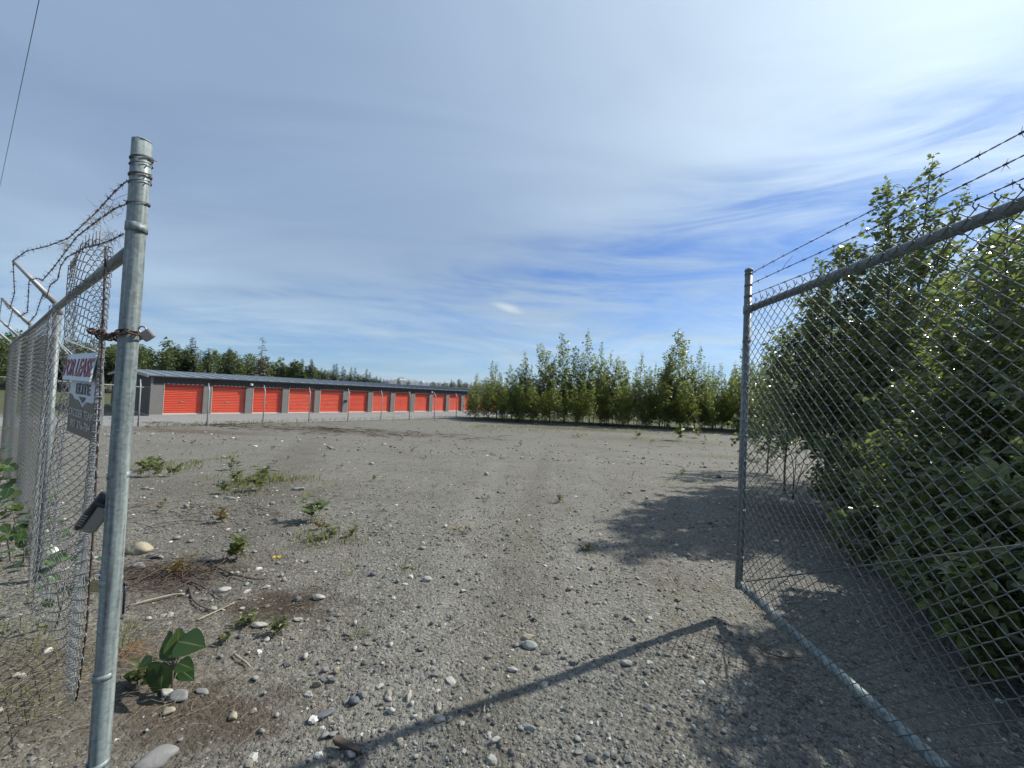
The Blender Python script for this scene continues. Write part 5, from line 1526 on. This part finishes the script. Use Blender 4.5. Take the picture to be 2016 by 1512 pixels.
def stone(px, py, wpx, ratio, kind, label, flat=.5, rot=0.0, sink=.36, group=None, sub=ICO2):
    g = on_ground(px, py); dist = np.linalg.norm(g - CAMP); ca = max(.5, np.dot((g - CAMP) / dist, FWD))
    r = wpx / FPX * g[1] / 2
    rng = np.random.default_rng(int(px * 7 + py)); TV, TF = sub
    nz = np.array([1 + .16 * math.sin(3 * v[0] + 1.7 * px) * math.cos(2.3 * v[1] + py) + .10 * math.sin(5 * v[2] + v[0] * 4 + px) for v in TV])
    for _ in range(5):                                  # knock flat facets into the ball
        d = rng.normal(size=3); d /= np.linalg.norm(d); h = rng.uniform(.62, .9); dd = (TV * nz[:, None]) @ d; nz = np.where(dd > h, nz * h / np.maximum(dd, 1e-6), nz)
    V = TV * nz[:, None] * np.array([r, r * ratio, r * flat])
    b = Buf(); b.add(V, None, TF)
    o = b.obj('stone', M_ST[kind], None, True); o.location = (g[0], g[1], g[2] + r * flat * (1 - 2 * sink) + 0.004); o.rotation_euler = (rng.normal() * .1, rng.normal() * .1, rot)
    tag(o, label, 'stone', group)


G_S = 'loose stones on the gravel'
for a in [(1038, 1257, 24, .62, 'tan', 'pale tan oval stone touching a larger grey one in mid foreground', .45, .1),
          (1041, 1273, 33, .6, 'green', 'larger grey oval stone below a pale tan one in mid foreground', .45, -.15),
          (1008, 1321, 22, .5, 'white', 'flat oblong whitish stone just above the gate shadow', .35, -.2),
          (866, 1418, 21, .7, 'white', 'pale pointed pebble on the edge of the long gate shadow', .5, .4),
          (712, 1372, 24, .5, 'grey', 'smooth blue grey stone leaning on a smaller dark one', .5, -.5),
          (698, 1382, 22, .7, 'slate', 'dark stone with a pale face beside a smooth grey one', .6, .2),
          (661, 1324, 13, .8, 'tan', 'upright tan pebble in a small heap of stones', 1.1, .2),
          (641, 1321, 14, .8, 'grey', 'grey pebble left of an upright tan one in a small heap', .7, .2),
          (634, 1341, 15, .6, 'slate', 'left dark flat stone at the foot of the small heap', .5, .0),
          (653, 1341, 18, .6, 'slate', 'right dark flat stone at the foot of the small heap', .5, .3),
          (633, 1410, 42, .42, 'slate', 'large flat slate blue stone half sunk in the gravel', .22, .5),
          (1040, 1436, 26, .55, 'green', 'pale greenish oblong stone inside the gate shadow', .45, -.3),
          (975, 1460, 24, .5, 'white', 'whitish curved stone near the bottom centre', .4, .4),
          (786, 1462, 17, .8, 'tan', 'tan rounded stone near the bottom centre', .7, .1),
          (690, 1488, 26, .55, 'slate', 'blue grey stone under the weathered piece of wood', .4, -.1),
          (305, 1502, 66, .6, 'grey', 'large smooth grey cobble at the bottom edge right of the gate post', .55, .75),
          (274, 1087, 42, .8, 'tan', 'big rounded pale boulder right of the gate post', .62, .1),
          (301, 1098, 34, .5, 'grey', 'flat grey stone beside the big pale boulder', .3, .0),
          (270, 1118, 25, .7, 'grey', 'smaller rounded stone in front of the big pale boulder', .6, .1),
          (437, 1164, 28, .6, 'white', 'pale flat oval stone on the brown soil patch', .35, .1),
          (417, 1201, 20, .6, 'green', 'grey oval stone left of the brown soil patch', .4, .1),
          (627, 1179, 24, .55, 'white', 'smooth whitish oval stone right of the brown soil patch', .5, .1),
          (586, 1181, 15, .7, 'slate', 'small dark stone at the right rim of the brown soil patch', .6, .1),
          (524, 1158, 16, .6, 'white', 'small white stone at the top of the brown soil patch', .4, .3),
          (508, 1233, 34, .4, 'white', 'white flat stone beside the yellow green weed', .3, .2),
          (585, 1221, 19, .5, 'white', 'thin white stone right of the yellow green weed', .3, .0),
          (395, 1364, 28, .55, 'grey', 'grey flat stone right of the big leafed seedling', .4, .0),
          (352, 1374, 36, .8, 'grey', 'grey cobble under the big leafed seedling', .5, .0),
          (326, 1366, 22, .8, 'white', 'pale pebble under the leaves of the seedling', .6, .0),
          (331, 1404, 22, .7, 'tan', 'brown oval stone below the seedling', .6, .1),
          (458, 1414, 19, .75, 'tan', 'yellowish rounded pebble right of the seedling', .6, -.6),
          (497, 1404, 14, .8, 'tan', 'small tan pebble beside a yellowish one', .7, .3),
          (816, 1412, 15, .5, 'white', 'small white stone above the gate shadow', .4, .2),
          (1234, 1308, 20, .6, 'white', 'white pebble inside the dappled shade', .5, .2),
          (1278, 1221, 14, .7, 'white', 'white pebble near the tip of the gate shadow', .6, .2),
          (404, 1105, 26, .35, 'white', 'white flat stone among the dead twigs', .3, .0),
          (805, 1376, 20, .35, 'white', 'upright white flake of stone near the centre foreground', .9, 1.4),
          (770, 1402, 18, .7, 'white', 'chunky white stone near the centre foreground', .6, .2),
          (640, 1450, 20, .6, 'grey', 'left of two pale grey stones above the weathered wood', .4, .7),
          (655, 1448, 18, .5, 'grey', 'right of two pale grey stones above the weathered wood', .4, .7),
          (840, 1143, 22, .5, 'white', 'whitish rough stone in the middle of the lot', .5, .1),
          (585, 965, 28, .3, 'white', 'long white stone in the lot behind the weeds', .3, .0),
          (452, 982, 22, .35, 'white', 'white flat stone behind the clump of weeds', .3, .0)]:
    stone(*a, group=G_S)
rs = np.random.default_rng(70)
KK = ['grey', 'white', 'tan', 'green', 'slate', 'grey', 'white']
SPOT = [(335, 1130, 'brush pile'), (560, 1190, 'brown soil patch'), (340, 1300, 'big leafed seedling'), (683, 1474, 'weathered wood'), (480, 955, 'clump of weeds'), (610, 1020, 'arching weed'), (1040, 1265, 'pair of oval stones'), (1425, 1212, 'tip of the gate shadow'), (543, 1097, 'yellow leaves'), (1460, 1000, 'gate upright'), (500, 860, 'far fence'), (1200, 880, 'thicket edge'), (300, 935, 'weeds by the post'), (274, 1087, 'big pale boulder'), (866, 1418, 'long gate shadow'), (1240, 1310, 'dappled shade'), (912, 1050, 'centre of the lot'), (840, 1143, 'rough whitish stone'), (1100, 990, 'lone grassy weed'), (1300, 1050, 'shaded ground'), (1000, 1480, 'bottom edge'), (1300, 1450, 'lower right shade')]


def spot_place(px, py): return min(SPOT, key=lambda q: (q[0] - px) ** 2 + 2 * (q[1] - py) ** 2)[2]


for k in range(120):
    py = 870 + (1500 - 870) * rs.uniform() ** .8; px = rs.uniform(260, 1450)
    kd = KK[int(rs.integers(0, 7))]; wp = rs.uniform(7, 15)
    stone(px, py, wp, rs.uniform(.5, .9), kd, ('tiny ' if wp < 10.5 else 'small ') + {'grey': 'grey', 'white': 'whitish', 'tan': 'tan', 'green': 'greenish grey', 'slate': 'dark slate'}[kd] + ' stone in the gravel near the ' + spot_place(px, py), rs.uniform(.35, .7), rs.uniform(0, 3), .25, 'small stones scattered over the lot', ICO1)

# ------------------------------------------------------------------ sticks and brush
def stick(pts, r0, r1, m, label, name='stick', group=None, lift=.008):
    P = np.array([on_ground(x, y) for x, y in pts]); n = 10
    s = np.linspace(0, len(P) - 1, n); P = np.column_stack([np.interp(s, range(len(P)), P[:, i]) for i in range(3)])
    P[1:-1] = .25 * P[:-2] + .5 * P[1:-1] + .25 * P[2:]; P[:, 2] += lift + r0
    o0 = P.mean(0); b = Buf(); b.tube(P - o0, np.linspace(r0, r1, n), 7); o = b.obj(name, m, None, True); o.location = tuple(float(q) for q in o0); tag(o, label, 'stick', group)


G_K = 'dead sticks on the ground'
stick([(414, 1112), (440, 1128), (475, 1140), (505, 1146), (535, 1141)], .009, .003, M_TWIG, 'dark curved dead stick ending right of the brush pile', group=G_K)
stick([(352, 1140), (385, 1152), (405, 1162), (412, 1172)], .007, .003, M_TWIG, 'dark forked twig at the front of the brush pile', group=G_K)
stick([(372, 1160), (378, 1185), (395, 1198), (418, 1206)], .007, .003, M_TWIG, 'bent grey twig below the brush pile', group=G_K)
stick([(252, 1197), (300, 1184), (345, 1174), (362, 1174)], .007, .009, M_PALEWOOD, 'pale bleached stick pointing at the gate post', group=G_K)
stick([(388, 1225), (425, 1208), (462, 1190)], .006, .003, M_PALEWOOD, 'pale straight stick left of the brown soil patch', group=G_K)
stick([(418, 1166), (432, 1178), (444, 1186)], .005, .002, M_TWIG, 'short dark twig beside the pale oval stone', group=G_K)
stick([(460, 1292), (485, 1310), (492, 1318)], .006, .005, M_PALEWOOD, 'knotted grey twig right of the seedling', group=G_K)
stick([(880, 1248), (905, 1236), (918, 1228)], .003, .002, M_PALEWOOD, 'thin pale stem lying in the middle of the gravel', group=G_K)
stick([(952, 1405), (955, 1390), (954, 1380)], .003, .002, M_PALEWOOD, 'tiny white stick crossing the gate shadow', group=G_K)
stick([(1488, 1272), (1510, 1290), (1545, 1300), (1580, 1298)], .006, .003, M_TWIG, 'dark curved stick near the tip of the gate shadow', group=G_K)
stick([(1700, 1130), (1740, 1118), (1800, 1108)], .006, .003, M_PALEWOOD, 'pale dead stick behind the gate mesh', group=G_K)
stick([(1540, 1190), (1580, 1186), (1612, 1192)], .005, .002, M_PALEWOOD, 'thin pale stick on the dirt behind the gate bottom rail', group=G_K)


def wood_piece():
    g = on_ground(683, 1474); b = Buf(); prof = [(-.068, -.012), (-.05, -.019), (.02, -.017), (.07, -.010), (.066, .008), (.0, .014), (-.06, .010)]
    n = len(prof); V = [(x, y, z + .004 * math.sin(x * 60)) for z in (0, .016) for x, y in prof]
    b.add(V, [[i, (i + 1) % n, n + (i + 1) % n, n + i] for i in range(n)], [[n, n + i, n + i + 1] for i in range(1, n - 1)])
    o = b.obj('wood_piece', M_TWIG, None); o.location = (g[0], g[1], g[2] + .012); o.rotation_euler = (.05, .12, -.25); tag(o, 'weathered brown splinter of wood near the bottom edge', 'wood')


wood_piece()


def litter(name, label, centre_px, n, spread, lmin, lmax, r, m, seed, lift=.03, dirpref=None, cat='brush'):
    g = on_ground(*centre_px); rng = np.random.default_rng(seed); b = Buf()
    for _ in range(n):
        x = g[0] + rng.normal() * spread[0]; y = g[1] + rng.normal() * spread[1]; a = rng.uniform(0, 6.28) if dirpref is None else dirpref + rng.normal() * .45
        L = rng.uniform(lmin, lmax); d = np.array([math.cos(a), math.sin(a)]); k = 4; P = []
        c0 = rng.normal() * .55; h = rng.uniform(0, lift) ** 1.0
        for i in range(k + 1):
            f = i / k - .5; q = np.array([x, y]) + d * L * f + np.array([-d[1], d[0]]) * L * c0 * f * f
            P.append((q[0], q[1], gzs(*q) + .005 + h * (1 - abs(f)) + rng.normal() * .002))
        P = np.array(P); P[:, :2] -= g[:2]; P[:, 2] -= g[2]
        b.tube(P, np.linspace(1, .5, k + 1) * r * rng.uniform(.6, 1.4), 4, caps=False, ref=(0, 0, 1))
    o = b.obj(name, m, None); o.location = tuple(float(q) for q in g); tag(o, label, cat, kind='stuff')


litter('brush', 'pile of dead brown twigs beyond the gate post', (335, 1128), 105, (.26, .13), .10, .45, .003, M_TWIG, 80, .07)
litter('brush', 'reddish dead stems in the brush pile', (320, 1140), 50, (.20, .09), .12, .4, .003, mat('red_twig', simple((.105, .07, .055), .85, 0, 40, .6)), 81, .05, .35)
litter('straw', 'dry straw scattered round the seedling', (400, 1330), 150, (.26, .20), .03, .13, .0010, M_STRAW, 82, .02)
litter('straw', 'dry straw by the brown soil patch', (450, 1215), 80, (.32, .14), .03, .15, .0011, M_STRAW, 83, .03, .5)
litter('straw', 'dead grass stems lying outside the left fence', (70, 1330), 420, (.42, .30), .03, .20, .0010, M_STRAW, 84, .05, .75)
litter('straw', 'rust coloured dead grass at the foot of the gate post', (255, 1290), 130, (.05, .06), .03, .09, .0009, mat('orange_straw', simple((.20, .115, .055), .8, 0, 30, .4)), 85, .05)
litter('brush', 'dark twigs in the lot left of the weeds', (350, 1010), 60, (.6, .25), .1, .5, .004, M_TWIG, 86, .03)
litter('brush', 'dead debris raked along the far fence', (560, 843), 260, (6.5, 1.2), .3, 1.3, .014, M_TWIG, 87, .12)
litter('brush', 'dead branches heaped along the foot of the thicket', (1200, 838), 260, (7.5, 1.0), .4, 1.6, .010, M_TWIG, 88, .4)
litter('debris', 'fine dead leaf and twig crumbs over the left of the lot', (420, 1180), 900, (.75, .5), .012, .06, .0013, M_TWIG, 94, .008, cat='litter')
litter('debris', 'dead crumbs and bark bits at the lower left', (330, 1400), 700, (.42, .25), .01, .05, .0011, mat('brown_crumbs', simple((.075, .05, .035), .9, 0, 40, .6)), 95, .008, cat='litter')
litter('debris', 'dark plant crumbs in the middle of the lot', (560, 1000), 700, (1.8, 1.0), .02, .10, .002, M_TWIG, 96, .01, cat='litter')
litter('straw', 'sparse straw over the middle of the lot', (800, 1120), 160, (1.3, .8), .04, .2, .0016, M_STRAW, 89, .012)

# ------------------------------------------------------------------ grass, weeds, seedlings
def blades(name, label, spots, m, seed, n, hmin, hmax, wd=.0022, spread=.05, lean=.5):
    rng = np.random.default_rng(seed); b = Buf()
    for (px, py) in spots:
        g = on_ground(px, py)
        for _ in range(n):
            x, y = g[0] + rng.normal() * spread, g[1] + rng.normal() * spread; h = rng.uniform(hmin, hmax); a = rng.uniform(0, 6.28); z = gzs(x, y)
            l = h * lean * rng.uniform(.2, 1.2); dx, dy = math.cos(a), math.sin(a); w = wd * rng.uniform(.7, 1.4); sx, sy = -dy * w, dx * w
            V = [(x - sx, y - sy, z), (x + sx, y + sy, z), (x + dx * l * .35 - sx * .8, y + dy * l * .35 - sy * .8, z + h * .6), (x + dx * l * .35 + sx * .8, y + dy * l * .35 + sy * .8, z + h * .6), (x + dx * l, y + dy * l, z + h * rng.uniform(.75, 1))]
            b.add(V, [[0, 1, 3, 2]], [[2, 3, 4]], rng.uniform(0, 1))
    o = b.obj(name, m, None); tag(o, label, 'grass', kind='stuff')


blades('grass', 'green and dry grass tufts at the foot of the gate post', [(238, 1255), (262, 1240), (246, 1270), (225, 1290)], M_GRASSY, 90, 22, .04, .13, .0015, .035, 1.1)
blades('grass', 'sparse grass tufts dotted over the gravel', [(695, 1252), (690, 1062), (685, 1132), (800, 1120), (1100, 988), (750, 950), (1120, 1005), (890, 1045), (1160, 1085), (960, 1010), (850, 960), (1000, 940), (1250, 930), (1180, 900)], M_GRASSY, 91, 22, .03, .09, .002, .05, .9)
blades('grass', 'coarse grass outside the left fence', [(20, 1120), (50, 1180), (20, 1240), (80, 1250), (110, 1265), (30, 1300), (150, 1300), (60, 1400), (20, 1380)], M_GRASSY, 92, 22, .04, .15, .0015, .10, 1.8)
blades('grass', 'low weeds and grass along the far fence', [(x, 842 - (x - 290) * .034 + rs.uniform(-3, 2)) for x in range(285, 930, 8)], M_GRASSY, 93, 18, .08, .40, .007, .4, .7)
blades('grass', 'weedy fringe at the foot of the thicket', [(x + rs.uniform(-8, 8), 841 + (x - 930) * .016 + rs.uniform(-4, 12) * rs.uniform(0, 1)) for x in np.linspace(930, 1465, 150)], M_GRASSY, 94, 16, .06, .34, .006, .55, .8)

blades('grass', 'low green weed patches in the left middle of the lot', [(px + rs.normal() * 26, py + rs.normal() * 7) for (px, py) in ((300, 918), (340, 925), (370, 915), (455, 938), (500, 948), (540, 935), (480, 960), (590, 945), (430, 900), (650, 1060)) for _ in range(7)], M_GRASSY, 97, 14, .03, .12, .006, .10, 1.2)
SEEDM = []
for i in range(3): SEEDM.append(hires_leaf((1.1, .95, 1.0)[i], (.06, .12, -.05)[i], (.08, .20, .14)[i], 'leaf', M_SEED))


def seedling():
    g = on_ground(338, 1362); root = empty('poplar_seedling', tuple(float(q) for q in g)); tag(root, 'small seedling with big dark green leaves right of the gate post', 'plant')
    Y = g[1]
    def P(px, py, dy=0): return on_ray(px, py, Y + dy) - g
    b = Buf(); b.tube([P(338, 1362), P(340, 1320), P(338, 1275), P(342, 1225)], [.005, .0045, .004, .002], 6); b.tube([P(340, 1320), P(352, 1295), P(350, 1270)], [.004, .003, .002], 5); b.obj('stem', M_BARK, root, True)
    nrm_v = (CAMP - g); nrm_v = nrm_v / np.linalg.norm(nrm_v)
    for (b0, tip, nv, w) in [((322, 1302), (314, 1372), (.25, -.75, .5), 1.0), ((318, 1305), (280, 1352), (-.3, -.5, .8), .9), ((300, 1292), (268, 1320), (0, -.3, 1), .8),
                             ((345, 1300), (334, 1238), (-.4, -.8, .5), .9), ((348, 1295), (352, 1238), (.5, -.7, .5), 1.0), ((350, 1262), (400, 1272), (0, -.35, 1), 1.0), ((350, 1305), (384, 1318), (.1, -.4, 1), .85),
                             ((352, 1308), (388, 1302), (0, -.2, 1), .7), ((355, 1318), (386, 1342), (.5, -.5, .8), .8), ((300, 1300), (318, 1292), (0, .2, 1), .6)]:
        p0 = P(*b0); p1 = P(*tip, dy=-.03 if tip[1] > b0[1] else .02); a = p1 - p0; nv = np.array(nv) * .45 + nrm_v * .9; o = leaf_object(p0, a, nv, float(np.linalg.norm(a)) * w * 1.08, root, SEEDM)
        bb = Buf(); bb.tube([P(340, 1315), (P(340, 1315) + p0) / 2 + np.array([0, 0, .006]), p0], .0016, 4); bb.obj('petiole', M_BARK, root, True)


seedling()


def weed(px, py, hpx, wpx, m, label, seed, n=26, leaf=.42, group=None, tall=1.0):
    g = on_ground(px, py); k = g[1] / FPX; H = hpx * k; W = wpx * k / 2; rng = np.random.default_rng(seed)
    root = empty('weed', tuple(float(q) for q in g)); tag(root, label, 'plant', group)
    st = Buf(); P, A, N, S, C = [], [], [], [], []
    ns = max(2, int(n / 8))
    for i in range(ns):
        a = rng.uniform(0, 6.28); rd = rng.uniform(0, 1) ** .6 * W; tip = np.array([math.cos(a) * rd, math.sin(a) * rd, H * rng.uniform(.6, 1.0)]); b0 = tip * np.array([.25, .25, 0])
        C0 = np.array([b0, (b0 + tip) / 2 + np.array([0, 0, .05 * H]), tip]); st.tube(C0, [.0022, .002, .001], 4)
        for j in range(int(n / ns)):
            f = rng.uniform(.25, 1.0); c = b0 + (tip - b0) * f; az = rng.uniform(0, 6.28); d = np.array([math.cos(az), math.sin(az), rng.uniform(-.1, .8)])
            P.append(c); A.append(d); N.append(np.array([0, 0, 1]) + rng.normal(size=3) * .3); S.append(H * leaf * rng.uniform(.6, 1.2)); C.append(rng.uniform(0, 1))
    st.obj('stem', M_BARK, root)
    b = Buf(); place(b, P, A, N, np.array(S), np.array(C), LEAF_V * np.array([.75, 1, 1.5])); b.obj('foliage', m, root, True)


G_W = 'small weeds growing in the gravel'
for k, a in enumerate([(297, 940, 32, 34, M_WEED, 'low green weed just right of the gate post in the middle distance'), (337, 938, 24, 24, M_WEED, 'small green weed second from the gate post in the middle distance'),
          (274, 938, 16, 16, M_WEED, 'tiny green weed partly behind the gate post'), (310, 925, 30, 60, M_WEED, 'spreading patch of weeds behind the first weed by the post'),
          (440, 972, 24, 26, M_WEED, 'leftmost weed of the clump left of centre'), (464, 953, 32, 28, M_WEED, 'tall leafy weed in the clump left of centre'),
          (512, 966, 34, 40, M_WEED, 'widest weed of the clump left of centre'), (515, 948, 30, 46, M_WEED, 'weed at the back of the clump left of centre'), (455, 925, 20, 40, M_WEED, 'faint weeds behind the clump left of centre'),
          (610, 1030, 50, 58, M_LEAF, 'dark weed with long arching leaves in the middle of the lot'), (630, 1043, 22, 18, M_WEEDR, 'small brownish weed beside the arching one'),
          (651, 1058, 28, 26, M_WEED, 'compact green weed right of the arching one'), (690, 1055, 22, 26, M_WEED, 'yellowish weed right of the compact one'),
          (466, 1102, 46, 34, M_WEED, 'upright weed with a pale basal leaf above the brown soil'), (352, 1132, 30, 34, M_WEEDR, 'reddish weed growing from the brush pile'),
          (438, 1028, 28, 24, M_WEEDR, 'faded reddish weed in the lot behind the brush pile'), (486, 1232, 30, 42, M_WEED, 'yellow green weed below the brown soil patch'),
          (548, 1248, 34, 44, M_WEED, 'sparse green weed below and right of the yellow green one'), (444, 1268, 26, 24, M_WEED, 'tiny green shoot between the seedling and the white stone'),
          (270, 1350, 54, 50, M_WEED, 'low yellow green weed between the post and the seedling'), (1340, 868, 32, 22, M_WEED, 'pale weed in front of the dark thicket edge'),
          (1372, 862, 22, 20, M_WEED, 'smaller pale weed in front of the thicket edge'), (1250, 862, 14, 40, M_WEED, 'flat weed patch short of the thicket'), (1130, 862, 10, 40, M_WEED, 'low weed patch left of the flat one short of the thicket'),
          (1100, 990, 18, 16, M_WEED, 'lone grassy weed in the right part of the lot'), (912, 1050, 16, 40, M_WEEDR, 'rusty weed patch in the centre of the lot'), (1158, 1085, 16, 40, M_WEEDR, 'rusty weed patch right of the centre of the lot'),
          (250, 1020, 26, 26, M_WEED, 'leafy weed peeking out right of the gate post'), (985, 905, 10, 50, M_WEED, 'thin weeds across the middle of the lot')]):
    weed(*a, seed=500 + k, n=40 if a[3] > 30 else 28, group=G_W)
rw = np.random.default_rng(73)
for k in range(26):
    px = rw.uniform(290, 1400); py = rw.uniform(862, 1010)
    weed(px, py, rw.uniform(8, 15), rw.uniform(10, 26), M_WEED if rw.uniform() < .7 else M_WEEDR, 'tiny weed sprouting from the gravel near the ' + spot_place(px, py), 600 + k, 18, group='tiny weeds dotted over the lot')

# yellow fallen leaves
g = on_ground(543, 1100); b = Buf(); rng = np.random.default_rng(75)
for k in range(9):
    a = rng.uniform(0, 6.28); place(b, [rng.normal(size=3) * np.array([.035, .03, 0]) + np.array([0, 0, .006])], [np.array([math.cos(a), math.sin(a), .3])], [np.array([0, 0, 1]) + rng.normal(size=3) * .4], np.array([.036]), rng.uniform())
o = b.obj('fallen_leaves', M_YELLOW, None, True); o.location = tuple(float(q) for q in g); tag(o, 'bright yellow withered leaves lying on the gravel', 'leaf litter')


def fence_plants():
    """leafy growth on the outer side of the left fence"""
    specs = [((118, 1205), [(112, 1150), (96, 1105), (72, 1100)], 12, .075, 1, 'leafy vine with dark leaves climbing the lower left fence'),
             ((110, 1235), [(125, 1180), (130, 1130), (118, 1095)], 12, .07, 2, 'dark leafed shoot right of the vine at the lower left fence'),
             ((20, 1105), [(15, 1060), (30, 1030), (20, 985)], 75, .085, 3, 'clump of sunlit leaves outside the left fence'),
             ((45, 1110), [(48, 1085), (40, 1050), (30, 1030)], 60, .075, 4, 'second clump of leaves nearer the fence foot at far left'),
             ((-20, 1010), [(-5, 960), (8, 930), (4, 890)], 80, .10, 5, 'leafy bush cut off by the left edge of the photo')]
    for (base, pts, nl, ls, sd, lab) in specs:
        g = on_ground(*base); root = empty('leafy_vine', tuple(float(q) for q in g)); tag(root, lab, 'plant'); rng = np.random.default_rng(700 + sd)
        P = np.array([g - g] + [on_ray(x, y, g[1] + rng.normal() * .03) - g for x, y in pts]); b = Buf(); b.tube(P, np.linspace(.005, .002, len(P)), 5); b.obj('stem', M_BARK, root, True)
        for _ in range(nl):
            k = rng.uniform(.25, 1) * (len(P) - 1); a = int(min(k, len(P) - 2)); c = P[a] + (P[a + 1] - P[a]) * (k - a) + rng.normal(size=3) * np.array([.05, .05, .04]) * (1 + nl / 30)
            d = rng.normal(size=3); d[2] -= .3; leaf_object(c, d, np.array([0, -.2, 1]) + rng.normal(size=3) * .4, ls * rng.uniform(.7, 1.25), root, SEEDM)


fence_plants()
